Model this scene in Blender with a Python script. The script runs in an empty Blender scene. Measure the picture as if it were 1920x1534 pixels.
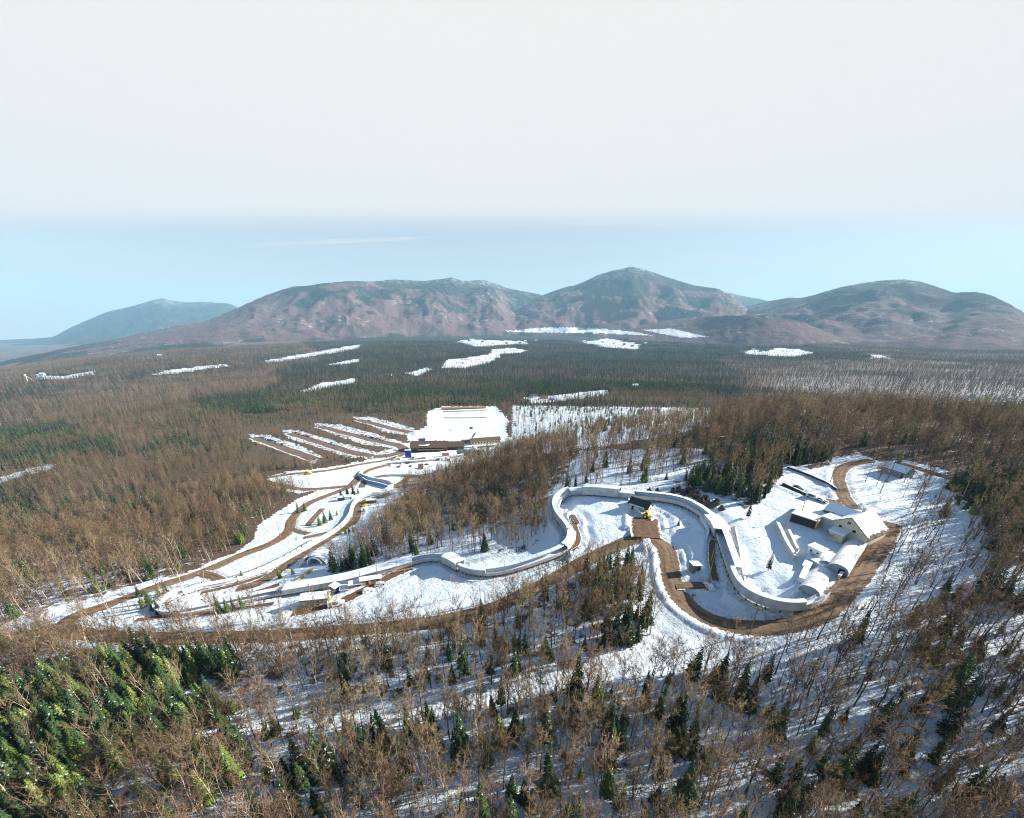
import bpy, math, random
import numpy as np
from mathutils import Vector, kdtree

# ------------------------------------------------------------------ camera, sky, sun, exposure
SC = bpy.context.scene
COL = SC.collection
random.seed(7)
RNG = np.random.default_rng(11)

ZC = 150.0                                   # flying height of the camera in scene metres
F, CX, CY = 740.0, 960.0, 930.0              # focal length and principal point in photograph pixels
PITCH = math.atan((CY - 600.0) / F)
SP, CP = math.sin(PITCH), math.cos(PITCH)

cam = bpy.data.cameras.new('camera')
cam.sensor_width = 36.0
cam.sensor_fit = 'HORIZONTAL'
cam.lens = F / 1920.0 * 36.0
cam.shift_y = (CY - 767.0) / 1920.0
cam.clip_start = 1.0
cam.clip_end = 80000.0
camo = bpy.data.objects.new('camera', cam)
COL.objects.link(camo)
camo.location = (0, 0, ZC)
camo.rotation_euler = (math.pi / 2 - PITCH, 0, 0)
SC.camera = camo

SUN_EL, SUN_AZ = math.radians(27.0), math.radians(10.0)     # azimuth counted from +X towards +Y
w = bpy.data.worlds.new('World')
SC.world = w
w.use_nodes = True
nt = w.node_tree
nt.nodes.clear()
N = nt.nodes.new
L = nt.links.new
out = N('ShaderNodeOutputWorld')
tc = N('ShaderNodeTexCoord')
sep = N('ShaderNodeSeparateXYZ')
L(tc.outputs['Generated'], sep.inputs[0])
zmax = N('ShaderNodeMath'); zmax.operation = 'MAXIMUM'; zmax.inputs[1].default_value = 0.015
L(sep.outputs['Z'], zmax.inputs[0])
comb = N('ShaderNodeCombineXYZ')
L(sep.outputs['X'], comb.inputs['X']); L(sep.outputs['Y'], comb.inputs['Y']); L(zmax.outputs[0], comb.inputs['Z'])
sky = N('ShaderNodeTexSky')
sky.sky_type = 'NISHITA'
sky.sun_disc = False
sky.sun_elevation = SUN_EL
sky.sun_rotation = math.pi / 2 - SUN_AZ
sky.altitude = 600
sky.air_density = 1.0
sky.dust_density = 0.3
sky.ozone_density = 1.6
L(comb.outputs[0], sky.inputs['Vector'])
bg = N('ShaderNodeBackground'); bg.inputs['Strength'].default_value = 0.058
L(sky.outputs[0], bg.inputs['Color'])
# made-up pale cloud band with a straight edge; ends above view to limit fill
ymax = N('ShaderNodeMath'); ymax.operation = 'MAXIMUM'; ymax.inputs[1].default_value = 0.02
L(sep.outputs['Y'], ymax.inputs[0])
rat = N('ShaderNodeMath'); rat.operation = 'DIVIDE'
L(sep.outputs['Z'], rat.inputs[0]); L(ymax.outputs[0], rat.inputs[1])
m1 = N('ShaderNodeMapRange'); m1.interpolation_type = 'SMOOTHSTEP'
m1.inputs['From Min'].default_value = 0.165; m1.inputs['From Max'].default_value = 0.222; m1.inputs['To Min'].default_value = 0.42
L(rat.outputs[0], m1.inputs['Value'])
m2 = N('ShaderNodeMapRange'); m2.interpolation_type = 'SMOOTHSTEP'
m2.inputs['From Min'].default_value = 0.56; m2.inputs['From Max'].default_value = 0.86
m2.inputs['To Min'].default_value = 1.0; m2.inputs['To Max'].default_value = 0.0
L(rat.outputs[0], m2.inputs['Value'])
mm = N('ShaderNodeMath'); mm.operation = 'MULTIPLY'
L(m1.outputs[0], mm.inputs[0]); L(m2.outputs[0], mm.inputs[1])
# thin streaks of high cloud in the blue strip over the mountains
vm = N('ShaderNodeCombineXYZ')
vx = N('ShaderNodeMath'); vx.operation = 'DIVIDE'
L(sep.outputs['X'], vx.inputs[0]); L(ymax.outputs[0], vx.inputs[1])
x2 = N('ShaderNodeMath'); x2.operation = 'MULTIPLY'
L(vx.outputs[0], x2.inputs[0]); L(vx.outputs[0], x2.inputs[1])
x3 = N('ShaderNodeMath'); x3.operation = 'MULTIPLY_ADD'; x3.inputs[1].default_value = 0.055
L(x2.outputs[0], x3.inputs[0]); L(rat.outputs[0], x3.inputs[2])
xs = N('ShaderNodeMath'); xs.operation = 'MULTIPLY'; xs.inputs[1].default_value = 0.9
L(vx.outputs[0], xs.inputs[0])
ys = N('ShaderNodeMath'); ys.operation = 'MULTIPLY'; ys.inputs[1].default_value = 26.0
L(x3.outputs[0], ys.inputs[0])
L(xs.outputs[0], vm.inputs['X']); L(ys.outputs[0], vm.inputs['Y'])
nz = N('ShaderNodeTexNoise'); nz.inputs['Scale'].default_value = 1.6; nz.inputs['Detail'].default_value = 6; nz.inputs['Roughness'].default_value = 0.55
L(vm.outputs[0], nz.inputs['Vector'])
st = N('ShaderNodeMapRange'); st.interpolation_type = 'SMOOTHSTEP'
st.inputs['From Min'].default_value = 0.47; st.inputs['From Max'].default_value = 0.72; st.inputs['To Max'].default_value = 0.75
L(nz.outputs['Fac'], st.inputs['Value'])
hzn = N('ShaderNodeMapRange'); hzn.interpolation_type = 'SMOOTHSTEP'      # pale air low over the mountains
hzn.inputs['From Min'].default_value = 0.115; hzn.inputs['From Max'].default_value = 0.0; hzn.inputs['To Max'].default_value = 0.72
L(rat.outputs[0], hzn.inputs['Value'])
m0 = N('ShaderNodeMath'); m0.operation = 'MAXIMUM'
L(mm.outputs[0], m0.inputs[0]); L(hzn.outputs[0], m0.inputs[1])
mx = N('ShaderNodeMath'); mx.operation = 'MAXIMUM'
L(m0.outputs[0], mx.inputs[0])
ab = N('ShaderNodeMapRange'); ab.interpolation_type = 'SMOOTHSTEP'
ab.inputs['From Min'].default_value = 0.3; ab.inputs['From Max'].default_value = 0.2; ab.inputs['To Min'].default_value = 0.0; ab.inputs['To Max'].default_value = 1.0
L(rat.outputs[0], ab.inputs['Value'])
sx = N('ShaderNodeMath'); sx.operation = 'MULTIPLY'
L(st.outputs[0], sx.inputs[0]); L(ab.outputs[0], sx.inputs[1])
L(sx.outputs[0], mx.inputs[1])
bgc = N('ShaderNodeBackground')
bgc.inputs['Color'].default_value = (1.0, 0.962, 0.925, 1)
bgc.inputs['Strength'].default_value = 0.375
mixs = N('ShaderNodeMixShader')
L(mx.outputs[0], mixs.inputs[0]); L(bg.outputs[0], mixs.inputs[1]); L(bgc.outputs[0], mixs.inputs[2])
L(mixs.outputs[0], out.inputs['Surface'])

sun = bpy.data.lights.new('sun', 'SUN')
sun.energy = 5.0
sun.angle = math.radians(0.5)
sun.color = (1.0, 0.94, 0.84)
suno = bpy.data.objects.new('sun', sun)
COL.objects.link(suno)
SDIR = Vector((math.cos(SUN_EL) * math.cos(SUN_AZ), math.cos(SUN_EL) * math.sin(SUN_AZ), math.sin(SUN_EL)))
suno.rotation_euler = SDIR.to_track_quat('Z', 'Y').to_euler()
suno.location = (300, 0, 400)

SC.view_settings.view_transform = 'Standard'
SC.view_settings.look = 'None'
SC.view_settings.gamma = 1.0
SC.view_settings.use_curve_mapping = False
SC.view_settings.exposure = 1.3
SC.render.engine = 'CYCLES'
SC.cycles.max_bounces = 5
SC.cycles.diffuse_bounces = 2
SC.cycles.glossy_bounces = 1
SC.cycles.transmission_bounces = 2
SC.cycles.volume_bounces = 0
SC.cycles.use_denoising = True
SC.cycles.denoiser = 'OPENIMAGEDENOISE'
SC.cycles.denoising_input_passes = 'RGB_ALBEDO_NORMAL'
SC.cycles.denoising_prefilter = 'NONE'
SC.cycles.pixel_filter_type = 'BLACKMAN_HARRIS'
SC.cycles.filter_width = 1.1

# ------------------------------------------------------------------ numeric helpers
def ray(u, v):
    dx = (np.asarray(u, float) - CX) / F
    dy = (CY - np.asarray(v, float)) / F
    return dx, CP + dy * SP, -SP + dy * CP          # world x, y, z per unit depth

def project(x, y, z):
    """world -> photograph pixel (u, v) and depth"""
    zz = z - ZC
    dep = y * CP - zz * SP
    up = y * SP + zz * CP
    dep = np.where(dep < 1e-3, 1e-3, dep)
    return CX + F * x / dep, CY - F * up / dep, dep

_P = RNG.permutation(512)
_G = RNG.random((512, 2)) * 2 - 1
_G /= np.linalg.norm(_G, axis=1)[:, None]
def perlin(x, y):
    xi = np.floor(x).astype(np.int64); yi = np.floor(y).astype(np.int64)
    xf = x - xi; yf = y - yi
    def g(a, b):
        return _G[_P[(_P[a & 511] + b) & 511]]
    uu = xf * xf * xf * (xf * (xf * 6 - 15) + 10); vv = yf * yf * yf * (yf * (yf * 6 - 15) + 10)
    def d(a, b):
        q = g(xi + a, yi + b)
        return q[..., 0] * (xf - a) + q[..., 1] * (yf - b)
    n0 = d(0, 0) * (1 - uu) + d(1, 0) * uu
    n1 = d(0, 1) * (1 - uu) + d(1, 1) * uu
    return (n0 * (1 - vv) + n1 * vv) * 1.4
def fbm(x, y, o=4, lac=2.03, gain=0.5):
    r = 0; a = 1.0; t = 0
    for i in range(o):
        r = r + a * perlin(x + 17.3 * i, y - 9.1 * i); t += a
        x = x * lac; y = y * lac; a *= gain
    return r / t
def sstep(a, b, x):
    t = np.clip((x - a) / (b - a), 0, 1)
    return t * t * (3 - 2 * t)
def inpoly(u, v, poly):
    u = np.asarray(u); v = np.asarray(v)
    r = np.zeros(u.shape, bool)
    n = len(poly)
    for i in range(n):
        x1, y1 = poly[i]; x2, y2 = poly[(i + 1) % n]
        if y1 == y2: continue
        c = ((y1 > v) != (y2 > v)) & (u < (x2 - x1) * (v - y1) / (y2 - y1) + x1)
        r ^= c
    return r

# ------------------------------------------------------------------ terrain heights
# drop below the camera (m) estimated at points seen in the photograph
CTRL = [(960,1534,92),(500,1534,97),(50,1534,102),(1400,1534,89),(1880,1534,86),(100,1350,110),(500,1350,103),(960,1350,93),(1400,1350,88),(1850,1350,82),
(960,1250,94),(1250,1230,88),(1400,1190,85),(1600,1190,79),(1880,1150,76),(1700,1100,77),(1250,1060,84),(1100,1060,88),(1215,1000,82),(925,1133,97),
(600,1183,106),(300,1195,113),(120,1180,117),(0,1200,119),(1440,1140,82),(1370,1080,81),(1340,1000,79),(1190,940,82),(1050,960,86),(960,1075,94),
(850,1060,99),(700,1080,105),(560,1108,110),(320,1145,115),(1600,1000,74),(1540,1090,77),(1440,1000,76),(1650,1000,74),(1690,885,69),(1580,880,70),
(1800,900,68),(1900,920,65),(1500,870,72),(1350,900,76),(1250,880,80),(1000,860,100),(1100,830,95),(1200,805,92),(1400,775,86),(1600,768,83),(1920,790,79),
(700,1000,117),(640,1040,116),(600,1000,124),(520,1000,126),(450,1050,122),(300,1050,126),(560,950,131),(660,910,134),(740,900,133),(830,895,128),
(800,960,119),(900,900,115),(900,980,106),(1000,960,95),(1000,1000,94),(700,870,137),(860,840,140),(960,835,136),(950,790,141),(870,790,142),
(700,800,144),(560,830,146),(480,800,150),(500,900,139),(350,950,142),(200,1000,138),(100,1080,128),(0,1080,132),(0,980,150),(150,900,155),(300,850,156),
(0,880,168),(0,800,182),(300,780,165),(600,760,152),(800,760,146),(960,760,146),(1100,800,126),(1250,790,124),(1200,765,138),(1400,745,150),(1380,700,165),
(1650,725,150),(1900,745,142),(1900,700,155),(960,700,165),(600,700,168),(300,720,178),(0,720,200),(960,660,172),(500,660,172),(200,680,190),(1500,680,165),
(1500,660,172),(1900,680,165),(960,640,178),(600,640,172)]
CTRLW = [(0,6000,345),(200,6000,285),(0,9000,410),(500,7000,200),(960,9000,210),(1500,8000,200),(1920,8000,200),(0,14000,450),(200,14000,400),(500,14000,300),(960,14000,260),(1920,14000,260),
(1400,560,128),(1650,620,128),(1920,560,120)]
def _tps_setup():
    pts = []; zz = []
    for u, v, D in CTRL:
        dx, dy, dz = ray(u, v); t = D / -dz
        pts.append((math.atan2(dx * t, dy * t), math.log(math.hypot(dx * t, dy * t)))); zz.append(-D)
    for u, r, D in CTRLW:
        dx, dy, dz = ray(u, 600); pts.append((math.atan2(dx, dy), math.log(r))); zz.append(-D)
    P = np.array(pts); Z = np.array(zz)
    P[:, 0] *= 1.5
    n = len(P)
    d2 = ((P[:, None] - P[None]) ** 2).sum(-1)
    K = 0.5 * d2 * np.log(d2 + 1e-12) + np.eye(n) * 0.02
    A = np.zeros((n + 3, n + 3)); A[:n, :n] = K; A[:n, n] = 1; A[:n, n + 1:] = P; A[n, :n] = 1; A[n + 1:, :n] = P.T
    c = np.linalg.solve(A, np.concatenate([Z, [0, 0, 0]]))
    return P, c
_TP, _TC = _tps_setup()
def base_h(x, y):
    x = np.asarray(x, float); y = np.asarray(y, float)
    shp = x.shape
    x = x.ravel(); y = y.ravel()
    r = np.hypot(x, y)
    a = np.clip(np.arctan2(x, y), -1.22, 1.22) * 1.5
    l = np.log(np.clip(r, 42, 14500))
    o = np.empty(len(x))
    for i in range(0, len(x), 40000):
        s = slice(i, i + 40000)
        d2 = (a[s, None] - _TP[None, :, 0]) ** 2 + (l[s, None] - _TP[None, :, 1]) ** 2
        o[s] = (0.5 * d2 * np.log(d2 + 1e-12)) @ _TC[:-3] + _TC[-3] + a[s] * _TC[-2] + l[s] * _TC[-1]
    o = ZC + o
    far = sstep(350, 1500, r)
    o = o + fbm(x / 46, y / 46, 3) * 1.6 * (1 - far) + far * (fbm(x / 420 + 5, y / 420, 4) * 15 + fbm(x / 900 + 2, y / 700, 2) * 24 * sstep(1200, 2600, r))
    return o.reshape(shp)

def px(u, v):
    """point of the ground seen at a photograph pixel"""
    dx, dy, dz = [float(q) for q in ray(u, v)]
    t = np.geomspace(30, 15000, 700)
    h = ZC + dz * t - base_h(dx * t, dy * t)
    k = np.argmax(h < 0)
    if h[k] >= 0: k = len(t) - 1
    a, b = t[max(k - 1, 0)], t[k]
    tt = np.linspace(a, b, 40)
    h = ZC + dz * tt - base_h(dx * tt, dy * tt)
    k = int(np.argmax(h < 0)) if (h < 0).any() else len(tt) - 1
    t = tt[k]
    return np.array([dx * t, dy * t, float(base_h(dx * t, dy * t))])

def catmull(P, step=1.0):
    P = [np.asarray(p, float) for p in P]
    P = [2 * P[0] - P[1]] + P + [2 * P[-1] - P[-2]]
    o = []
    for i in range(1, len(P) - 2):
        p0, p1, p2, p3 = P[i - 1:i + 3]
        n = max(2, int(np.linalg.norm((p2 - p1)[:2]) / step))
        d1 = max(1e-6, np.linalg.norm((p1 - p0)[:2])) ** .5; d2 = max(1e-6, np.linalg.norm((p2 - p1)[:2])) ** .5; d3 = max(1e-6, np.linalg.norm((p3 - p2)[:2])) ** .5
        t0, t1 = 0, d1; t2 = t1 + d2; t3 = t2 + d3
        for k in range(n):
            t = t1 + (t2 - t1) * k / n
            a1 = (t1 - t) / (t1 - t0) * p0 + (t - t0) / (t1 - t0) * p1
            a2 = (t2 - t) / (t2 - t1) * p1 + (t - t1) / (t2 - t1) * p2
            a3 = (t3 - t) / (t3 - t2) * p2 + (t - t2) / (t3 - t2) * p3
            b1 = (t2 - t) / (t2 - t0) * a1 + (t - t0) / (t2 - t0) * a2
            b2 = (t3 - t) / (t3 - t1) * a2 + (t - t1) / (t3 - t1) * a3
            o.append((t2 - t) / (t2 - t1) * b1 + (t - t1) / (t2 - t1) * b2)
    o.append(P[-2])
    return np.array(o)
def smooth1(a, k):
    k = min(k, (len(a) // 2) * 2 - 1)
    if k < 3: return a
    p = k // 2
    b = np.concatenate([np.repeat(a[:1], p, 0), a, np.repeat(a[-1:], p, 0)])
    ker = np.ones(k) / k
    return np.convolve(b, ker, 'valid') if a.ndim == 1 else np.stack([np.convolve(b[:, i], ker, 'valid') for i in range(a.shape[1])], 1)

def road_line(pts, step=1.2, sm=15):
    P = catmull([px(u, v) for u, v in pts], step)
    P[:, :2] = smooth1(P[:, :2], 9)
    z = base_h(P[:, 0], P[:, 1])
    P[:, 2] = smooth1(z, sm)
    return P

# name, width, centre line in photograph pixels, kind, flat margin
ROADS = [
 ('road', 7.6, [(1668,975),(1655,1012),(1632,1048),(1603,1085),(1570,1120),(1530,1152),(1470,1174),(1405,1180),(1345,1168),(1296,1143),(1266,1105),(1256,1062),(1251,1030),(1236,1012),(1208,1004),(1160,1022),(1100,1050),(1050,1079),(1000,1105),(950,1130),(880,1155),(760,1172),(600,1186),(450,1194),(300,1197),(210,1193),(142,1187),(118,1176),(128,1160),(200,1135),(280,1105),(380,1072),(450,1042),(510,1018),(540,997),(548,972),(575,946),(612,930),(655,912),(672,895),(690,882),(740,868),(800,858)]),
 ('dirt_yard', 12.5, [(1215,1012),(1212,1000),(1210,985),(1208,968)]),
 ('side_road', 4.6, [(1256,1099),(1275,1098),(1300,1096),(1338,1098)]),
 ('access_road', 6.0, [(1640,862),(1607,868),(1582,876),(1573,892),(1578,918),(1588,940),(1608,957)]),
 ('access_road', 5.5, [(1590,946),(1555,940),(1520,930),(1490,917),(1464,906)]),
 ('highway', 7.0, [(1684,868),(1720,878),(1765,892),(1820,905)]),
 ('side_road', 5.0, [(-60,1200),(0,1194),(60,1188),(116,1176)]),
 ('side_road', 5.5, [(372,1074),(398,1080),(416,1090)]),
 ('service_road', 6.5, [(735,925),(700,935),(676,944),(664,978),(630,1000),(600,1020),(567,1040),(520,1072),(478,1096),(440,1104)]),
 ('service_road', 4.5, [(655,985),(615,1010),(585,1022),(550,1052),(520,1072)]),
 ('path', 3.2, [(530,1094),(450,1120),(361,1147)]),
 ('service_road', 6.0, [(677,915),(688,900),(720,892),(770,893),(800,897)]),
 ('service_road', 6.0, [(770,893),(755,904),(738,913),(780,908),(830,897)]),
 ('service_road', 6.5, [(490,900),(540,913),(575,918),(640,913),(658,911)]),
 ('service_road', 6.0, [(495,897),(545,889),(610,883),(680,870),(735,860),(775,848),(830,842),(930,836)]),
 ('parking_lane', 16, [(478,820),(530,840),(592,862)]),
 ('parking_lane', 16, [(543,812),(600,830),(650,846),(700,856)]),
 ('parking_lane', 16, [(598,799),(650,813),(700,826),(745,835),(757,842),(745,851),(700,857)]),
 ('parking_lane', 16, [(672,787),(720,800),(770,811)]),
 ('service_road', 4.5, [(606,953),(590,970),(575,987)]),
 ('service_road', 4.0, [(544,990),(560,997),(582,1001)]),
 ('service_road', 4.0, [(566,1010),(612,1000),(655,988)]),
 ('path', 3.0, [(372,1113),(440,1098),(508,1076)]),
 ('path', 2.6, [(250,1165),(300,1158),(400,1148),(520,1130)]),
 ('dirt_lane', 5.0, [(775,1062),(725,1085),(690,1104),(655,1122),(600,1141),(545,1151)]),
 ('dirt_lane', 2.6, [(1085,985),(1072,965),(1082,1000),(1086,1018),(1070,1036)]),
 ('dirt_lane', 2.2, [(1372,1020),(1381,1060),(1384,1100)]),
 ('dirt_lane', 2.4, [(1337,1010),(1333,1040),(1342,1095)]),
]
ROADL = []
for name, wd, pts in ROADS:
    ROADL.append((name, wd, road_line(pts, 1.2, 21 if name == 'road' else 11)))
TRAIL = road_line([(365,1300),(480,1311),(640,1326),(700,1324),(800,1320),(880,1312),(960,1300),(1030,1272),(1130,1255),(1200,1228),(1228,1200)], 1.2, 41)

TRACK_PX = [(1548,1112),(1530,1130),(1500,1143),(1460,1148),(1425,1141),(1396,1125),(1380,1100),(1371,1070),(1362,1042),(1353,1014),(1343,995),(1326,976),(1300,957),(1268,945),(1228,938),(1190,935),(1160,932),(1095,926),(1066,930),(1047,944),(1042,960),(1052,980),(1068,998),(1072,1014),(1058,1034),(1012,1055),(962,1071),(912,1080),(872,1073),(852,1060),(826,1051),(790,1054),(740,1068),(690,1081),(640,1095),(570,1106),(500,1120),(420,1136),(345,1151),(306,1150),(298,1139),(318,1125),(370,1106),(440,1090),(500,1068),(548,1044),(590,1020),(636,992),(654,970),(664,945),(684,932),(712,926),(734,916),(728,909),(694,902),(674,892),(688,880),(722,872),(800,864),(870,854),(955,841)]
TRK = road_line(TRACK_PX, 1.0, 31)

_n = sum(len(l) for _, _, l in ROADL) + len(TRK) + len(TRAIL)
KD = kdtree.KDTree(_n)
KW = []; KZ = []
i = 0
for name, wd, l in ROADL:
    for p in l:
        KD.insert((p[0], p[1], 0), i); KW.append(wd / 2); KZ.append(p[2]); i += 1
for p in TRK:
    KD.insert((p[0], p[1], 0), i); KW.append(3.4); KZ.append(p[2]); i += 1
for p in TRAIL:
    KD.insert((p[0], p[1], 0), i); KW.append(2.2); KZ.append(p[2]); i += 1
KD.balance()
PADS = []          # flattened building sites: (x, y, radius, z)
def site(u, v, rad, dz=0.0):
    p = px(u, v); PADS.append((p[0], p[1], rad, p[2] + dz)); return p
def near_road(x, y):
    """distance beyond the edge of the closest road, track or trail"""
    d = np.full(len(x), 99.0)
    for k in np.nonzero(np.hypot(x, y) < 1000)[0]:
        co, idx, dist = KD.find((x[k], y[k], 0))
        d[k] = dist - KW[idx]
    return d
def ground(x, y):
    """finished ground height, level across roads, track bed and building sites"""
    x = np.atleast_1d(np.asarray(x, float)); y = np.atleast_1d(np.asarray(y, float))
    z = base_h(x, y)
    for (cx, cy, rad, pz) in PADS:
        t = 1 - sstep(rad, rad * 1.6 + 3, np.hypot(x - cx, y - cy))
        z = z * (1 - t) + pz * t
    r = np.hypot(x, y)
    e = fbm(x / 7, y / 7, 2) * 0.28 * (1 - sstep(250, 500, r))
    bank = fbm(x / 9, y / 9 + 30, 2)
    for k in np.nonzero(r < 1000)[0]:
        co, idx, dist = KD.find((x[k], y[k], 0))
        q = dist - KW[idx]
        if q < 7:
            t = 1.0 if q < 0.6 else 1 - (q - 0.6) / 6.4
            t = t * t * (3 - 2 * t)
            z[k] = z[k] * (1 - t) + (KZ[idx] - 0.12) * t
            e[k] *= (1 - t)
            if 0.3 < q < 3.2:                          # ploughed snow bank beside the road
                e[k] += 0.5 * math.sin((q - 0.3) / 2.9 * math.pi) * (1 + bank[k])
    return z + e
def gpx(u, v):
    p = px(u, v); p[2] = ground(p[0], p[1])[0]; return p

# ------------------------------------------------------------------ scene helpers
def tag(o, label=None, cat=None, group=None, kind=None):
    if label: o['label'] = label
    if cat: o['category'] = cat
    if group: o['group'] = group
    if kind: o['kind'] = kind
    return o
def link(name, me, parent=None):
    o = bpy.data.objects.new(name, me); COL.objects.link(o)
    if parent is not None: o.parent = parent
    return o
def empty(name, loc, rz=0.0, label=None, cat=None, group=None):
    o = bpy.data.objects.new(name, None); COL.objects.link(o)
    o.location = [float(c) for c in loc]; o.rotation_euler = (0, 0, float(rz)); o.empty_display_size = 0.5
    return tag(o, label, cat, group)
def mesh_np(name, V, Fq, mats=(), smooth=False, attrs=None, midx=None):
    me = bpy.data.meshes.new(name)
    V = np.asarray(V, np.float32); Fq = np.asarray(Fq, np.int32)
    k = Fq.shape[1]
    me.vertices.add(len(V)); me.vertices.foreach_set('co', V.ravel())
    me.loops.add(Fq.size); me.loops.foreach_set('vertex_index', Fq.ravel())
    me.polygons.add(len(Fq)); me.polygons.foreach_set('loop_start', np.arange(0, Fq.size, k, dtype=np.int32))
    if midx is not None: me.polygons.foreach_set('material_index', np.asarray(midx, np.int32))
    if smooth: me.polygons.foreach_set('use_smooth', np.ones(len(Fq), bool))
    for m in mats: me.materials.append(m)
    for nm, a in (attrs or {}).items():
        at = me.attributes.new(nm, 'FLOAT', 'POINT'); at.data.foreach_set('value', np.asarray(a, np.float32))
    me.update(calc_edges=True)
    return me
class MB:
    """collects simple shapes into ONE mesh"""
    def __init__(s): s.v = []; s.f = []
    def poly(s, pts):
        b = len(s.v); s.v += [tuple(map(float, p)) for p in pts]; s.f.append(tuple(range(b, b + len(pts)))); return s
    def box(s, c, size, rz=0.0):
        cx, cy, cz = c; a, b, h = size[0] / 2, size[1] / 2, size[2] / 2
        ca, sa = math.cos(rz), math.sin(rz); o = len(s.v)
        for dz in (-h, h):
            for dx, dy in ((-a, -b), (a, -b), (a, b), (-a, b)):
                s.v.append((cx + dx * ca - dy * sa, cy + dx * sa + dy * ca, cz + dz))
        for q in ((3, 2, 1, 0), (4, 5, 6, 7), (0, 1, 5, 4), (1, 2, 6, 5), (2, 3, 7, 6), (3, 0, 4, 7)):
            s.f.append(tuple(o + k for k in q))
        return s
    def prism(s, prof, y0, y1):
        """closed profile in x,z pulled along y"""
        o = len(s.v); n = len(prof)
        for y in (y0, y1):
            for x, z in prof: s.v.append((x, y, z))
        for i in range(n):
            j = (i + 1) % n; s.f.append((o + i, o + j, o + n + j, o + n + i))
        s.f.append(tuple(o + i for i in reversed(range(n)))); s.f.append(tuple(o + n + i for i in range(n)))
        return s
    def tube(s, p, q, r0, r1=None, n=6, cap=True):
        r1 = r0 if r1 is None else r1
        p = Vector(p); q = Vector(q); d = (q - p).normalized()
        a = d.cross(Vector((0, 0, 1)) if abs(d.z) < .9 else Vector((1, 0, 0))).normalized(); b = d.cross(a)
        o = len(s.v)
        for c, r in ((p, r0), (q, r1)):
            for i in range(n):
                t = 2 * math.pi * i / n; s.v.append(tuple(c + a * (r * math.cos(t)) + b * (r * math.sin(t))))
        for i in range(n):
            j = (i + 1) % n; s.f.append((o + i, o + n + i, o + n + j, o + j))
        if cap:
            s.f.append(tuple(o + i for i in range(n))); s.f.append(tuple(o + n + i for i in reversed(range(n))))
        return s
    def mesh(s, name, m=None):
        me = bpy.data.meshes.new(name); me.from_pydata(s.v, [], s.f)
        if m: me.materials.append(m)
        me.update(); return me
    def build(s, name, m=None, parent=None, smooth=False):
        me = s.mesh(name, m)
        if smooth: me.polygons.foreach_set('use_smooth', np.ones(len(me.polygons), bool))
        return link(name, me, parent)
def copy_tree(o, parent=None):
    c = o.copy(); COL.objects.link(c); c.parent = parent
    for ch in list(o.children): copy_tree(ch, c)
    return c

# ------------------------------------------------------------------ materials
def new_mat(name):
    m = bpy.data.materials.new(name); m.use_nodes = True
    t = m.node_tree; b = t.nodes['Principled BSDF']
    b.inputs['Roughness'].default_value = 0.85
    b.inputs['Specular IOR Level'].default_value = 0.25
    return m, t, b
def mat(name, col, rough=0.8, var=0.18, scale=1.5, metal=0.0, bump=0.0, spec=0.25, rnd=0.0):
    """plain surface with a little noise in its colour"""
    m, t, b = new_mat(name)
    b.inputs['Roughness'].default_value = rough; b.inputs['Metallic'].default_value = metal; b.inputs['Specular IOR Level'].default_value = spec
    tcn = t.nodes.new('ShaderNodeTexCoord'); n = t.nodes.new('ShaderNodeTexNoise')
    n.inputs['Scale'].default_value = scale; n.inputs['Detail'].default_value = 5
    t.links.new(tcn.outputs['Object'], n.inputs['Vector'])
    r = t.nodes.new('ShaderNodeMapRange'); r.inputs['From Min'].default_value = 0.25; r.inputs['From Max'].default_value = 0.75
    r.inputs['To Min'].default_value = 1 - var; r.inputs['To Max'].default_value = 1 + var
    t.links.new(n.outputs['Fac'], r.inputs['Value'])
    h = t.nodes.new('ShaderNodeHueSaturation'); h.inputs['Color'].default_value = (*col, 1)
    t.links.new(r.outputs[0], h.inputs['Value'])
    if rnd:
        oi = t.nodes.new('ShaderNodeObjectInfo'); r2 = t.nodes.new('ShaderNodeMapRange')
        r2.inputs['To Min'].default_value = 1 - rnd; r2.inputs['To Max'].default_value = 1 + rnd
        t.links.new(oi.outputs['Random'], r2.inputs['Value'])
        mu = t.nodes.new('ShaderNodeMath'); mu.operation = 'MULTIPLY'
        t.links.new(r.outputs[0], mu.inputs[0]); t.links.new(r2.outputs[0], mu.inputs[1]); t.links.new(mu.outputs[0], h.inputs['Value'])
        r3 = t.nodes.new('ShaderNodeMapRange'); r3.inputs['To Min'].default_value = 0.5 + 0.05 * rnd; r3.inputs['To Max'].default_value = 0.5 - 0.05 * rnd
        wn = t.nodes.new('ShaderNodeTexWhiteNoise'); wn.noise_dimensions = '1D'
        t.links.new(oi.outputs['Random'], wn.inputs['W']); t.links.new(wn.outputs['Value'], r3.inputs['Value']); t.links.new(r3.outputs[0], h.inputs['Hue'])
    t.links.new(h.outputs[0], b.inputs['Base Color'])
    if bump:
        bp = t.nodes.new('ShaderNodeBump'); bp.inputs['Strength'].default_value = bump; bp.inputs['Distance'].default_value = 0.3
        t.links.new(n.outputs['Fac'], bp.inputs['Height']); t.links.new(bp.outputs[0], b.inputs['Normal'])
    return m
M = {}
M['snow'] = mat('snow', (0.76, 0.84, 0.92), 0.6, 0.05, 0.6, bump=0.12)
M['ice'] = mat('ice', (0.80, 0.84, 0.88), 0.35, 0.05, 0.8, spec=0.4)
M['concrete'] = mat('concrete', (0.50, 0.48, 0.44), 0.85, 0.16, 1.2)
M['steel'] = mat('steel', (0.55, 0.57, 0.60), 0.45, 0.1, 1.0, spec=0.4)
M['cream'] = mat('cream', (0.56, 0.52, 0.40), 0.8, 0.1, 0.6)
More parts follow.
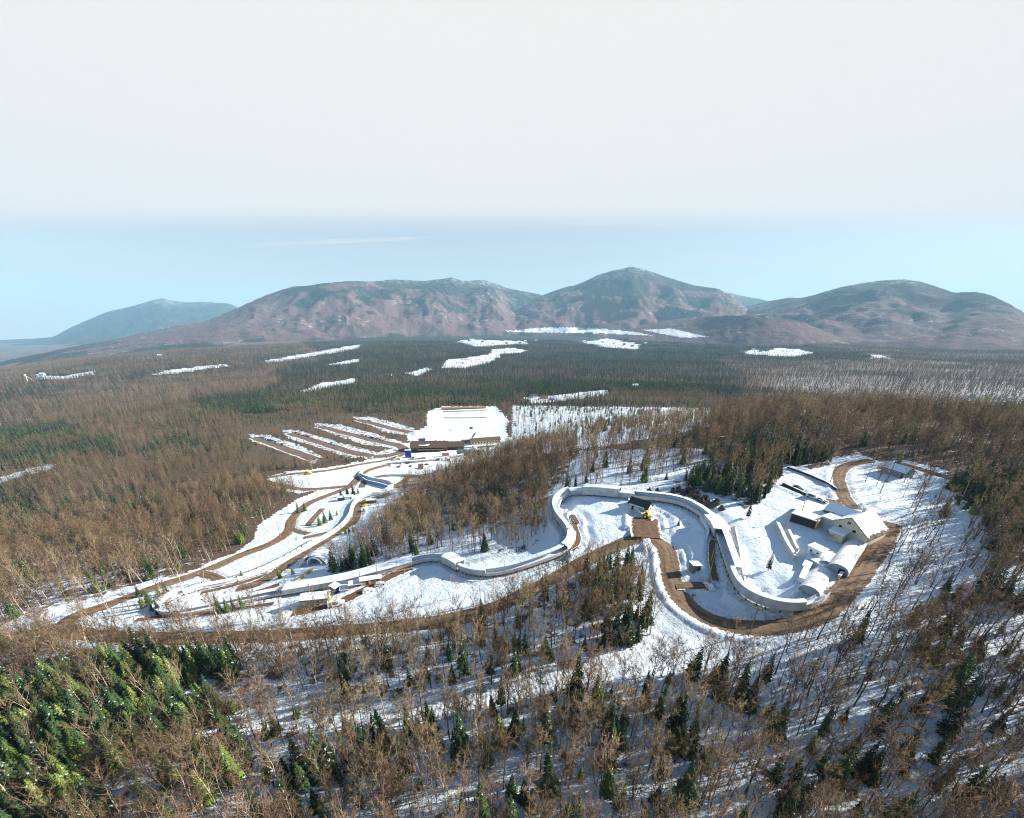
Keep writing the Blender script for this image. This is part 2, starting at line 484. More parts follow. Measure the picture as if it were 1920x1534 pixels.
M['white'] = mat('white', (0.80, 0.80, 0.78), 0.5, 0.05, 0.7)
M['greywall'] = mat('greywall', (0.42, 0.43, 0.45), 0.7, 0.1, 0.7)
M['brownroof'] = mat('brownroof', (0.13, 0.075, 0.05), 0.85, 0.25, 2.0)
M['darkroof'] = mat('darkroof', (0.05, 0.05, 0.052), 0.85, 0.2, 2.0)
M['greenroof'] = mat('greenroof', (0.12, 0.17, 0.15), 0.7, 0.2, 2.0)
M['wood'] = mat('wood', (0.30, 0.19, 0.10), 0.85, 0.25, 3.0)
M['darkwood'] = mat('darkwood', (0.06, 0.045, 0.035), 0.85, 0.25, 3.0)
M['tan'] = mat('tan', (0.46, 0.34, 0.18), 0.85, 0.2, 2.0)
M['glass'] = mat('glass', (0.02, 0.025, 0.03), 0.1, 0.1, 1.0, spec=0.6)
M['yellow'] = mat('yellow', (0.70, 0.47, 0.03), 0.5, 0.1, 2.0)
M['blue'] = mat('blue', (0.015, 0.05, 0.28), 0.6, 0.15, 1.0)
M['red'] = mat('red', (0.42, 0.05, 0.035), 0.6, 0.15, 1.0)
M['black'] = mat('black', (0.015, 0.015, 0.016), 0.8, 0.2, 2.0)
M['rock'] = mat('rock', (0.075, 0.062, 0.055), 0.9, 0.5, 0.8, bump=0.6)
M['gold'] = mat('gold', (0.55, 0.33, 0.07), 0.7, 0.15, 1.5)

# ------------------------------------------------------------------ what grows where (outlines read off the photograph, used on the ground)
CLEAR = [  # open snow without forest
 [(100,1200),(118,1160),(200,1128),(300,1094),(372,1064),(440,1036),(476,1012),(485,985),(520,960),(560,935),(600,918),(560,925),(500,915),(490,897),(545,884),(620,876),(690,862),(740,848),(765,838),(765,812),(800,800),(800,775),(840,764),(920,764),(950,780),(940,800),(960,822),(960,848),(900,866),(850,882),(810,900),(770,915),(745,938),(715,985),(675,1030),(625,1062),(612,1070),(625,1078),(700,1060),(770,1046),(820,1038),(870,1040),(930,1040),(990,1032),(1018,1010),(1028,985),(1012,965),(1030,935),(1090,912),(1150,905),(1250,902),(1330,925),(1370,940),(1400,955),(1425,940),(1445,920),(1462,900),(1470,868),(1520,880),(1558,872),(1565,857),(1612,852),(1650,868),(1700,862),(1770,882),(1790,905),(1770,915),(1790,935),(1800,960),(1690,960),(1680,1000),(1650,1040),(1615,1100),(1575,1140),(1530,1185),(1480,1215),(1430,1225),(1380,1215),(1290,1215),(1235,1225),(1222,1190),(1208,1110),(1205,1075),(1170,1045),(1100,1070),(1040,1100),(980,1130),(900,1155),(800,1166),(640,1174),(500,1180),(380,1186),(250,1190),(160,1188)],
 [(800,772),(830,762),(930,762),(955,790),(945,818),(800,818)],
 [(965,800),(1010,780),(1060,790),(1110,795),(1180,788),(1240,780),(1320,776),(1325,784),(1260,790),(1200,798),(1150,806),(1100,818),(1050,826),(1010,826),(1040,808)],
 [(1150,1272),(1060,1290),(1000,1305),(900,1320),(880,1305),(1000,1292),(1080,1262),(1150,1245),(1225,1215),(1290,1205),(1460,1225),(1560,1215),(1600,1195),(1560,1235),(1470,1262),(1400,1250),(1320,1250),(1230,1262)],
 [(355,1296),(480,1304),(650,1318),(760,1316),(880,1305),(890,1320),(760,1332),(640,1334),(480,1322),(370,1310)],
 [(0,1172),(40,1160),(100,1140),(190,1118),(300,1082),(330,1085),(200,1130),(110,1162),(60,1180),(0,1190)],
]
SNOWFIELD = [
 [(940,621),(1030,613),(1120,615),(1190,622),(1228,630),(1120,625),(1000,624)],
 [(825,690),(840,675),(915,665),(925,655),(965,652),(990,658),(940,666),(920,680),(870,690)],
 [(495,677),(560,665),(620,655),(680,645),(672,655),(600,666),(540,676),(500,681)],
 [(615,684),(650,676),(675,672),(672,678),(640,684)],
 [(565,733),(610,717),(665,709),(668,717),(610,729),(570,737)],
 [(978,745),(1040,742),(1135,731),(1142,739),(1080,750),(1000,757)],
 [(1430,662),(1455,652),(1500,655),(1530,663),(1490,668),(1440,668)],
 [(1625,665),(1660,667),(1672,672),(1635,672)],
 [(1385,661),(1420,655),(1445,661),(1420,666)],
 [(1085,642),(1140,635),(1200,645),(1197,656),(1130,651)],
 [(850,642),(880,636),(985,640),(992,646),(900,651)],
 [(1200,618),(1260,616),(1330,632),(1280,634)],
 [(60,711),(75,699),(90,704),(120,705),(182,694),(176,702),(110,712)],
 [(278,703),(310,695),(420,682),(432,686),(330,700)],
 [(0,895),(30,885),(70,875),(107,867),(95,879),(40,893),(0,906)],
 [(1490,765),(1530,772),(1520,776),(1490,772)],
 [(1735,792),(1760,793),(1755,800),(1730,800)],
 [(760,700),(800,690),(815,693),(780,704)],
]
STRIPS = [
 [(466,814),(500,815),(560,833),(604,856),(590,870),(540,850),(472,828)],
 [(528,806),(560,806),(640,830),(704,846),(702,864),(640,854),(540,822)],
 [(586,793),(640,796),(700,812),(764,832),(768,848),(742,858),(700,860),(690,852),(735,840),(680,834),(600,806)],
 [(660,782),(700,782),(778,803),(778,818),(720,810)],
]
SPARSE = [  # scattered thin trees on snow
 ([(1690,960),(1800,955),(1835,985),(1820,1050),(1760,1110),(1690,1165),(1600,1210),(1520,1215),(1560,1165),(1620,1110),(1665,1040)], 0.35),
 ([(650,1172),(800,1166),(900,1152),(900,1120),(960,1100),(1000,1075),(960,1095),(860,1110),(720,1120),(650,1140)], 0.22),
 ([(300,1188),(120,1180),(200,1140),(300,1100),(380,1072),(420,1080),(300,1140)], 0.30),
 ([(1640,865),(1700,880),(1780,900),(1790,940),(1700,960),(1640,950),(1610,900)], 0.22),
 ([(830,985),(1020,985),(1030,1010),(900,1040),(760,1050)], 0.6),
 ([(1090,845),(1330,840),(1360,880),(1250,905),(1090,915),(1020,940)], 0.75),
 ([(150,1165),(300,1195),(520,1190),(640,1180),(640,1150),(520,1150),(330,1160)], 0.6),
 ([(960,760),(1330,765),(1330,800),(1150,835),(960,855)], 0.35),
]
CONIF = [   # (outline, share of evergreens, density factor)
 ([(700,645),(950,650),(1300,645),(1385,700),(1392,745),(1150,742),(960,762),(820,772),(720,762),(600,742),(500,702),(560,672)], 0.93, 1.6),
 ([(360,748),(500,727),(560,702),(700,692),(740,742),(700,772),(600,762),(470,776),(380,772)], 0.93, 1.6),
 ([(0,800),(110,798),(230,822),(205,852),(90,868),(0,885)], 0.92, 1.5),
 ([(560,640),(760,612),(940,622),(1300,617),(1560,652),(1660,672),(1400,680),(1250,662),(900,662),(620,682)], 0.9, 1.5),
 ([(0,715),(250,660),(560,645),(600,680),(300,722),(100,762),(0,790)], 0.6, 1.1),
 ([(0,760),(300,740),(420,790),(330,830),(200,800),(0,800)], 0.35, 1.0),
 ([(-60,1290),(60,1300),(190,1250),(320,1238),(440,1240),(450,1300),(440,1345),(340,1390),(270,1440),(200,1450),(170,1640),(-140,1640)], 0.92, 1.25),
 ([(300,1380),(520,1350),(640,1330),(760,1390),(560,1460),(400,1440)], 0.36, 0.9),
 ([(640,1240),(780,1230),(960,1190),(1000,1230),(1000,1310),(900,1300),(640,1310)], 0.30, 0.95),
 ([(1100,1075),(1165,1062),(1205,1080),(1212,1170),(1200,1225),(1120,1215),(1090,1140)], 0.62, 2.8),
 ([(1000,1100),(1100,1080),(1100,1160),(960,1180)], 0.2, 1.9),
 ([(1270,905),(1370,870),(1460,858),(1470,905),(1440,940),(1385,950),(1320,925)], 0.66, 1.9),
 ([(1320,850),(1420,832),(1560,850),(1570,862),(1468,876),(1370,880)], 0.78, 1.8),
 ([(1765,905),(1800,885),(1930,900),(1930,1060),(1870,1080),(1830,1000),(1800,950)], 0.66, 1.9),
 ([(1820,1060),(1930,1060),(1930,1260),(1760,1270),(1620,1240),(1700,1170)], 0.30, 1.15),
 ([(1230,1270),(1420,1250),(1640,1235),(1640,1350),(1240,1360)], 0.32, 1.1),
 ([(620,1060),(700,1052),(700,1070),(625,1084)], 0.8, 3.5),
 ([(1380,690),(1400,700),(1400,735),(1380,745)], 0.7, 1.2),
 ([(960,745),(1160,752),(1150,775),(980,778)], 0.5, 1.0),
 ([(640,770),(800,755),(960,755),(960,770),(820,775),(700,800)], 0.4, 1.0),
 ([(560,1340),(900,1330),(1230,1300),(1930,1300),(1930,1560),(300,1560)], 0.30, 1.12),
]
LITTER = [(100,900,0.85,170),(350,880,0.9,150),(550,800,0.95,120),(250,1020,0.6,120),(80,1100,0.4,100),(450,960,0.7,80),(400,720,0.95,200),(900,720,0.95,200),(1250,740,0.9,150),
 (1150,850,0.55,120),(1400,800,0.7,150),(1750,810,0.7,170),(1550,720,0.32,130),(1800,720,0.28,150),(1800,775,0.45,80),(900,960,0.35,120),(1100,900,0.3,100),(1350,880,0.25,80),
 (800,1020,0.3,80),(300,1250,0.40,150),(100,1300,0.5,150),(600,1230,0.34,120),(900,1230,0.30,120),(1150,1150,0.35,90),(1400,1230,0.05,120),(1750,1050,0.02,130),(1650,920,0.0,80),
 (300,1480,0.28,170),(700,1450,0.24,170),(1100,1430,0.22,170),(1500,1420,0.18,170),(1850,1420,0.18,170),(1850,1200,0.2,120),(960,660,0.95,300),(1700,660,0.9,200),(200,680,0.8,200)]
def cover(x, y, z):
    """density of trees, share of evergreens, openness and leaf litter at ground points"""
    u, v, dep = project(x, y, z)
    n = len(u); r = np.hypot(x, y)
    dens = np.ones(n); con = np.full(n, 0.05); opn = np.zeros(n); lit = np.full(n, 0.30)
    # a little noise in the outlines
    ju = u + fbm(x / 9, y / 9, 2) * 14 * np.clip(160 / (dep + 1), .15, 1.2)
    jv = v + fbm(x / 9 + 50, y / 9, 2) * 8 * np.clip(160 / (dep + 1), .15, 1.2)
    dens[(v > 1195)] = 1.1
    dens[(v < 1195) & (v > 830) & (u > 620) & (u < 1080)] = 1.3
    con[(u > 1380) & (v < 800)] = 0.09
    con[(u < 560) & (v < 1100) & (v > 750)] = 0.10
    jw = fbm(x / 70 + 11, y / 70, 3)
    dens[inpoly(u + jw * 110, v + jw * 22, [(1410,700),(1480,686),(1580,676),(1760,676),(1940,690),(1960,768),(1760,762),(1600,768),(1480,752),(1400,728)])] = 0.66
    dens[(u > 1080) & (v > 770) & (v < 850)] = 1.2
    num = np.zeros(n); den = np.zeros(n)
    for (cu, cv, cl, cs) in LITTER:
        wgt = np.exp(-(((ju - cu) / cs) ** 2 + ((jv - cv) / (cs * .55)) ** 2)) + 1e-9
        num += wgt * cl; den += wgt
    lit = num / den + 0.12 * fbm(x / 60, y / 60 + 9, 3)
    patch = fbm(x / 150 + 3, y / 150, 3)
    stand = fbm(x / 260 + 70, y / 130, 4)
    con = np.clip(con + np.where(v < 1000, 2.0 * np.clip(stand - .03, 0, 1) * sstep(300, 550, r) + .15 * patch, 0.10 * patch), 0.01, 1)
    for poly, c, dd in CONIF:
        m = inpoly(ju, jv, poly); con[m] = np.clip(c + 0.25 * patch[m] + np.where(r[m] > 700, .5 * np.minimum(stand[m] + .12, 0) * 2, 0), 0, 1); dens[m] = dd
    for poly, s in SPARSE:
        pass
    m = np.zeros(n, bool)
    for poly in CLEAR: m |= inpoly(u + (ju - u) * np.where(dep > 380, 2.0, .35), v + (jv - v) * np.where(dep > 380, 1.4, .35), poly)
    dens[m] = 0; opn[m] = 1
    for poly in SNOWFIELD:
        m = inpoly(u + fbm(x / 60, y / 60, 3) * 10, v + fbm(x / 80, y / 80 + 4, 3) * 2.4, poly); dens[m] = 0.07; opn[m] = 1
    for poly, s in SPARSE:
        m = inpoly(ju, jv, poly); dens[m] = s; opn[m] = 0.8
    lit = lit * (1 - opn)
    for poly in STRIPS:
        m = inpoly(ju, jv, poly); dens[m] = 0.16; lit[m] = 0.36; con[m] = 0.1
    return dens, con, opn, lit, u, v, dep

# building sites are levelled before the ground is laid out
SITE_HOUSE = site(1596, 1004, 9); SITE_DECK = site(1530, 972, 8); SITE_B1 = site(1585, 1040, 7); SITE_B2 = site(1536, 1086, 7)
SITE_COTTAGE = site(1680, 890, 6); SITE_TURN = site(1200, 956, 4.0); SITE_LODGE = site(850, 846, 45); SITE_STADIUM = site(868, 792, 55)
SITE_CREAM = site(587, 1131, 5)

def polar_sheet():
    da = math.radians(0.2)
    az = np.concatenate([np.arange(-72, 72.01, 0.2), np.linspace(78, 282, 34)]) * math.pi / 180
    rr = [3, 12, 24]
    r = 34.0
    while r < 900: rr.append(r); r *= 1.0075
    while r < 14000: rr.append(r); r *= 1.02
    rr.append(14000.0)
    rr = np.array(rr)
    A, R = np.meshgrid(az, rr)
    X = (R * np.sin(A)).ravel(); Y = (R * np.cos(A)).ravel()
    Z = ground(X, Y)
    na, nr = len(az), len(rr)
    i = np.arange(nr - 1)[:, None] * na; j = np.arange(na)[None, :]; jn = (j + 1) % na
    Fq = np.stack([i + j, i + na + j, i + na + jn, i + jn], -1).reshape(-1, 4)[:, ::-1]
    dens, con, opn, lit, u, v, dep = cover(X, Y, Z)
    front = Y > 20
    con = np.where(front, con, 0.15); opn = np.where(front, opn, 0.0); lit = np.where(front, lit, 0.3)
    near = np.full(len(X), 99.0); k = np.nonzero((np.hypot(X, Y) < 600) & (Y > 0))[0]
    near[k] = near_road(X[k], Y[k])
    return X, Y, Z, Fq, con, opn, lit, (1 - sstep(0.2, 3.0, near)) * (near > -50)

def ground_mat():
    m, t, b = new_mat('snowy_ground')
    nn = t.nodes.new; l = t.links.new
    def attr(n):
        a = nn('ShaderNodeAttribute'); a.attribute_name = n; return a.outputs['Fac']
    def noise(sc, det=4, rough=0.6, vec=None):
        q = nn('ShaderNodeTexNoise'); q.inputs['Scale'].default_value = sc; q.inputs['Detail'].default_value = det; q.inputs['Roughness'].default_value = rough
        l(geo.outputs['Position'] if vec is None else vec, q.inputs['Vector']); return q.outputs['Fac']
    def math_(op, a, c):
        q = nn('ShaderNodeMath'); q.operation = op
        for i, s in enumerate((a, c)):
            if isinstance(s, (int, float)): q.inputs[i].default_value = s
            else: l(s, q.inputs[i])
        return q.outputs[0]
    def rng(v, a, c, to0=0.0, to1=1.0):
        q = nn('ShaderNodeMapRange'); q.interpolation_type = 'SMOOTHSTEP'
        q.inputs['From Min'].default_value = a; q.inputs['From Max'].default_value = c; q.inputs['To Min'].default_value = to0; q.inputs['To Max'].default_value = to1
        l(v, q.inputs['Value']); return q.outputs[0]
    def mix(f, a, c):
        q = nn('ShaderNodeMix'); q.data_type = 'RGBA'
        l(f, q.inputs[0])
        for i, s in ((6, a), (7, c)):
            if isinstance(s, tuple): q.inputs[i].default_value = (*s, 1)
            else: l(s, q.inputs[i])
        return q.outputs[2]
    geo = nn('ShaderNodeNewGeometry')
    snow = mix(noise(0.12, 6), (0.66, 0.77, 0.88), (0.78, 0.86, 0.93))
    litter = mix(noise(0.7, 5), (0.055, 0.036, 0.024), (0.17, 0.115, 0.075))
    # litter: bare patches among the snow
    k = math_('ADD', noise(0.22, 8, 0.72), math_('MULTIPLY', attr('litter'), 0.42))
    floor_ = mix(rng(k, 0.62, 0.72), snow, litter)
    # twigs and stones poking through open snow
    fleck = rng(noise(0.9, 9, 0.85), 0.60, 0.645)
    fleck = math_('MULTIPLY', fleck, rng(noise(0.05, 4), 0.42, 0.62))
    floor_ = mix(math_('MULTIPLY', fleck, 0.75), floor_, (0.10, 0.075, 0.06))
    # sand and slush thrown up beside the roads
    vg = math_('MULTIPLY', attr('verge'), rng(noise(0.9, 7, 0.75), 0.42, 0.62))
    floor_ = mix(math_('MULTIPLY', vg, 0.55), floor_, (0.26, 0.19, 0.13))
    # far woods, too small to build tree by tree
    canopy_n = noise(0.055, 6, 0.75)
    conif = mix(canopy_n, (0.006, 0.011, 0.010), (0.035, 0.044, 0.034))
    brown = mix(noise(0.045, 7, 0.8), (0.06, 0.04, 0.036), (0.26, 0.19, 0.17))
    ck = math_('ADD', attr('conifer'), math_('MULTIPLY', math_('SUBTRACT', noise(0.012, 6, 0.7), 0.5), 1.9))
    can = mix(rng(ck, 0.35, 0.65), brown, conif)
    speck = rng(noise(0.03, 8, 0.85), 0.60, 0.70)
    can = mix(math_('MULTIPLY', speck, rng(attr('litter'), 0.95, 0.2, 0.10, 0.8)), can, (0.75, 0.75, 0.77))
    can = mix(math_('MULTIPLY', rng(attr('open'), 0.4, 0.6), rng(noise(0.025, 6, 0.7), 0.36, 0.50, 0.35, 1.0)), can, (0.74, 0.81, 0.88))
    fin = mix(attr('distant'), floor_, can)
    l(fin, b.inputs['Base Color'])
    bp = nn('ShaderNodeBump'); bp.inputs['Strength'].default_value = 0.9; bp.inputs['Distance'].default_value = 1.1
    l(noise(0.42, 8, 0.68), bp.inputs['Height']); l(bp.outputs[0], b.inputs['Normal'])
    b.inputs['Roughness'].default_value = 0.8
    return m

X, Y, Z, Fq, con, opn, lit, verge = polar_sheet()
Rr = np.hypot(X, Y)
me = mesh_np('snowy_ground', np.stack([X, Y, Z], 1), Fq, [ground_mat()], True,
             {'verge': verge, 'conifer': con, 'open': opn, 'litter': lit, 'distant': sstep(1000, 2000, Rr)})
tag(link('ground', me), 'snow covered wooded hillside and valley floor', kind='structure')

# ------------------------------------------------------------------ roads
def road_mat(name, c0, c1, snow=0.0):
    m, t, b = new_mat(name)
    nn = t.nodes.new; l = t.links.new
    uv = nn('ShaderNodeUVMap'); sp_ = nn('ShaderNodeSeparateXYZ'); l(uv.outputs[0], sp_.inputs[0])
    geo = nn('ShaderNodeNewGeometry')
    n1 = nn('ShaderNodeTexNoise'); n1.inputs['Scale'].default_value = 0.6; n1.inputs['Detail'].default_value = 7; n1.inputs['Roughness'].default_value = 0.7
    l(geo.outputs['Position'], n1.inputs['Vector'])
    # wheel ruts that run along the road
    mp = nn('ShaderNodeMapping'); mp.inputs['Scale'].default_value = (5.5, 0.05, 1); l(uv.outputs[0], mp.inputs['Vector'])
    n2 = nn('ShaderNodeTexNoise'); n2.inputs['Scale'].default_value = 1.0; n2.inputs['Detail'].default_value = 4; l(mp.outputs[0], n2.inputs['Vector'])
    ad = nn('ShaderNodeMath'); ad.operation = 'ADD'; l(n1.outputs['Fac'], ad.inputs[0]); l(n2.outputs['Fac'], ad.inputs[1])
    r = nn('ShaderNodeMapRange'); r.inputs['From Min'].default_value = 0.7; r.inputs['From Max'].default_value = 1.3; l(ad.outputs[0], r.inputs['Value'])
    mx = nn('ShaderNodeMix'); mx.data_type = 'RGBA'; mx.inputs[6].default_value = (*c0, 1); mx.inputs[7].default_value = (*c1, 1); l(r.outputs[0], mx.inputs[0])
    # snow creeping in from the edges
    e = nn('ShaderNodeMath'); e.operation = 'SUBTRACT'; e.inputs[1].default_value = 0.5; l(sp_.outputs['X'], e.inputs[0])
    ea = nn('ShaderNodeMath'); ea.operation = 'ABSOLUTE'; l(e.outputs[0], ea.inputs[0])
    n3 = nn('ShaderNodeTexNoise'); n3.inputs['Scale'].default_value = 0.9; n3.inputs['Detail'].default_value = 6; l(geo.outputs['Position'], n3.inputs['Vector'])
    em = nn('ShaderNodeMath'); em.operation = 'MULTIPLY_ADD'; em.inputs[1].default_value = 0.35; l(n3.outputs['Fac'], em.inputs[0]); l(ea.outputs[0], em.inputs[2])
    er = nn('ShaderNodeMapRange'); er.inputs['From Min'].default_value = 0.615 - snow; er.inputs['From Max'].default_value = 0.665 - snow; l(em.outputs[0], er.inputs['Value'])
    m2 = nn('ShaderNodeMix'); m2.data_type = 'RGBA'; m2.inputs[7].default_value = (0.84, 0.84, 0.86, 1); l(er.outputs[0], m2.inputs[0]); l(mx.outputs[2], m2.inputs[6])
    l(m2.outputs[2], b.inputs['Base Color'])
    b.inputs['Roughness'].default_value = 0.9
    bp = nn('ShaderNodeBump'); bp.inputs['Strength'].default_value = 0.35; bp.inputs['Distance'].default_value = 0.15; l(ad.outputs[0], bp.inputs['Height']); l(bp.outputs[0], b.inputs['Normal'])
    return m
RM = {'road': road_mat('wet_dirt_road', (0.060, 0.035, 0.020), (0.275, 0.185, 0.115)),
      'asphalt': road_mat('asphalt', (0.035, 0.028, 0.026), (0.075, 0.06, 0.052)),
      'lane': road_mat('lane_dirt', (0.085, 0.058, 0.042), (0.22, 0.16, 0.115), 0.06),
      'dirt': road_mat('bare_dirt', (0.075, 0.042, 0.024), (0.19, 0.12, 0.07), 0.03)}
def ribbon(line, wd, lift, cross=6):
    """road surface following the ground with a slight crown"""
    T = np.gradient(line[:, :2], axis=0); T /= np.linalg.norm(T, axis=1)[:, None] + 1e-9
    Nn = np.stack([T[:, 1], -T[:, 0]], 1)
    s = np.concatenate([[0], np.cumsum(np.linalg.norm(np.diff(line[:, :2], axis=0), axis=1))])
    V = []; UV = []
    ww = wd * (1 + 0.05 * np.sin(s / 9) + 0.04 * np.sin(s / 3.7 + 1))
    for k in range(cross + 1):
        f = k / cross - 0.5
        V.append(np.stack([line[:, 0] + Nn[:, 0] * ww * f, line[:, 1] + Nn[:, 1] * ww * f, line[:, 2] + lift - (0.45 * max(0, abs(f) - .42) / .08) ** 2 * 1.0], 1))
        UV.append(np.stack([np.full(len(s), f + 0.5), s], 1))
    V = np.stack(V, 1); UV = np.stack(UV, 1)
    n = len(line); c = cross + 1
    i = np.arange(n - 1)[:, None] * c; j = np.arange(cross)[None]
    Fq = np.stack([i + j, i + j + 1, i + c + j + 1, i + c + j], -1).reshape(-1, 4)
    return V.reshape(-1, 3), UV.reshape(-1, 2), Fq
def flat_mesh(name, V, UV, Fq, m):
    me = mesh_np(name, V, Fq, [m], True)
    uvl = me.uv_layers.new(name='uv'); uvl.data.foreach_set('uv', np.asarray(UV, np.float32)[Fq.ravel()].ravel())
    if me.polygons[0].normal.z < 0: me.flip_normals()
    return me
ROADLAB = {'road': 'long brown dirt road looping round the sled run and down the hill', 'dirt_yard': 'muddy brown yard by the curve hut', 'side_road': 'short brown side road',
 'access_road': 'dark access road behind the start house', 'highway': 'grey asphalt road behind the cottage', 'service_road': 'wet service road between the lower curves',
 'path': 'narrow brown path across the lower snowfield', 'parking_lane': 'brown parking lane cut into the woods', 'dirt_lane': 'bare dirt lane beside the sled run'}
for k, (name, wd, l_) in enumerate(ROADL):
    kind = {'road': 'road', 'dirt_yard': 'dirt', 'parking_lane': 'lane', 'dirt_lane': 'dirt', 'path': 'dirt', 'highway': 'asphalt'}.get(name, 'road')
    V, UV, Fr = ribbon(l_, wd, 0.06 + 0.012 * k)
    tag(link(name, flat_mesh(name, V, UV, Fr, RM[kind])), ROADLAB[name], kind='structure')

# ------------------------------------------------------------------ mountains
def mountain_mat():
    m, t, b = new_mat('mountain_woods')
    nn = t.nodes.new; l = t.links.new
    geo = nn('ShaderNodeNewGeometry')
    def noise(sc, det=5, rough=0.6, sz=(1, 1, 1)):
        mp = nn('ShaderNodeMapping'); mp.inputs['Scale'].default_value = sz; l(geo.outputs['Position'], mp.inputs['Vector'])
        q = nn('ShaderNodeTexNoise'); q.inputs['Scale'].default_value = sc; q.inputs['Detail'].default_value = det; q.inputs['Roughness'].default_value = rough
        l(mp.outputs[0], q.inputs['Vector']); return q.outputs['Fac']
    def rng(v, a, c, t0=0.0, t1=1.0):
        q = nn('ShaderNodeMapRange'); q.interpolation_type = 'SMOOTHSTEP'
        q.inputs['From Min'].default_value = a; q.inputs['From Max'].default_value = c; q.inputs['To Min'].default_value = t0; q.inputs['To Max'].default_value = t1
        l(v, q.inputs['Value']); return q.outputs[0]
    def mth(op, a, c):
        q = nn('ShaderNodeMath'); q.operation = op
        for i, s in enumerate((a, c)):
            if isinstance(s, (int, float)): q.inputs[i].default_value = s
            else: l(s, q.inputs[i])
        return q.outputs[0]
    def mix(f, a, c):
        q = nn('ShaderNodeMix'); q.data_type = 'RGBA'; l(f, q.inputs[0])
        for i, s in ((6, a), (7, c)):
            if isinstance(s, tuple): q.inputs[i].default_value = (*s, 1)
            else: l(s, q.inputs[i])
        return q.outputs[2]
    at = nn('ShaderNodeAttribute'); at.attribute_name = 'height'
    stretch = (1, 1, 0.8)
    grain = noise(0.035, 4, 0.8, stretch)
    conif = mix(grain, (0.012, 0.020, 0.018), (0.048, 0.056, 0.050))
    brown = mix(noise(0.028, 6, 0.8, stretch), (0.070, 0.045, 0.045), (0.205, 0.135, 0.132))
    dk = nn('ShaderNodeAttribute'); dk.attribute_name = 'dark'
    k = mth('ADD', mth('ADD', at.outputs['Fac'], dk.outputs['Fac']), mth('MULTIPLY', mth('SUBTRACT', noise(0.0022, 8, 0.62), 0.5), 2.3))
    foot = rng(at.outputs['Fac'], 0.22, 0.02)
    k = mth('MAXIMUM', k, mth('MULTIPLY', foot, mth('ADD', noise(0.003, 6, 0.6), 0.10)))
    col = mix(rng(k, 0.50, 0.68), brown, conif)
    ab_ = nn('ShaderNodeAttribute'); ab_.attribute_name = 'bare'
    sp_ = mth('MULTIPLY', rng(noise(0.02, 9, 0.85, stretch), 0.53, 0.64), mth('MAXIMUM', ab_.outputs['Fac'], rng(noise(0.0018, 4, 0.6), 0.50, 0.66, 0.06, 0.9)))
    col = mix(sp_, col, (0.62, 0.58, 0.57))
    # old slides and bare rock with snow
    sl = mth('MULTIPLY', rng(noise(0.0045, 8, 0.7), 0.66, 0.71), rng(noise(0.025, 5, 0.7), 0.40, 0.55))
    col = mix(mth('MULTIPLY', sl, 0.8), col, (0.80, 0.80, 0.80))
    lk = nn('ShaderNodeMath'); lk.operation = 'GREATER_THAN'; lk.inputs[1].default_value = 1.5; l(ab_.outputs['Fac'], lk.inputs[0])
    col = mix(lk.outputs[0], col, (0.74, 0.80, 0.86))
    # thin snow near the summits
    top = mth('MULTIPLY', rng(at.outputs['Fac'], 0.80, 1.0), rng(noise(0.012, 7, 0.7), 0.42, 0.7, 0.0, 0.55))
    col = mix(top, col, (0.62, 0.63, 0.64))
    l(col, b.inputs['Base Color'])
    bp = nn('ShaderNodeBump'); bp.inputs['Strength'].default_value = 0.7; bp.inputs['Distance'].default_value = 20.0
    l(noise(0.02, 6, 0.75), bp.inputs['Height']); l(bp.outputs[0], b.inputs['Normal'])
    b.inputs['Roughness'].default_value = 0.95; b.inputs['Specular IOR Level'].default_value = 0.05
    return m
BARE_SLOPES = [[(40,690),(120,660),(250,636),(262,650),(180,685),(60,702)],[(1335,540),(1365,548),(1392,570),(1385,585),(1340,562)],[(1225,565),(1250,560),(1275,590),(1240,600)],[(880,540),(930,552),(985,565),(960,575),(900,566)],
 [(730,560),(790,545),(800,562),(740,572)],[(880,590),(930,600),(925,610),(885,606)],[(1600,578),(1640,576),(1640,592),(1605,590)],[(1490,580),(1520,582),(1515,600),(1490,592)],[(280,560),(320,560),(335,572),(300,575)],[(1660,524),(1720,522),(1725,532),(1660,534)],[(1700,590),(1790,600),(1780,625),(1700,610)],[(560,600),(700,590),(720,605),(560,618)]]
MTM = mountain_mat()
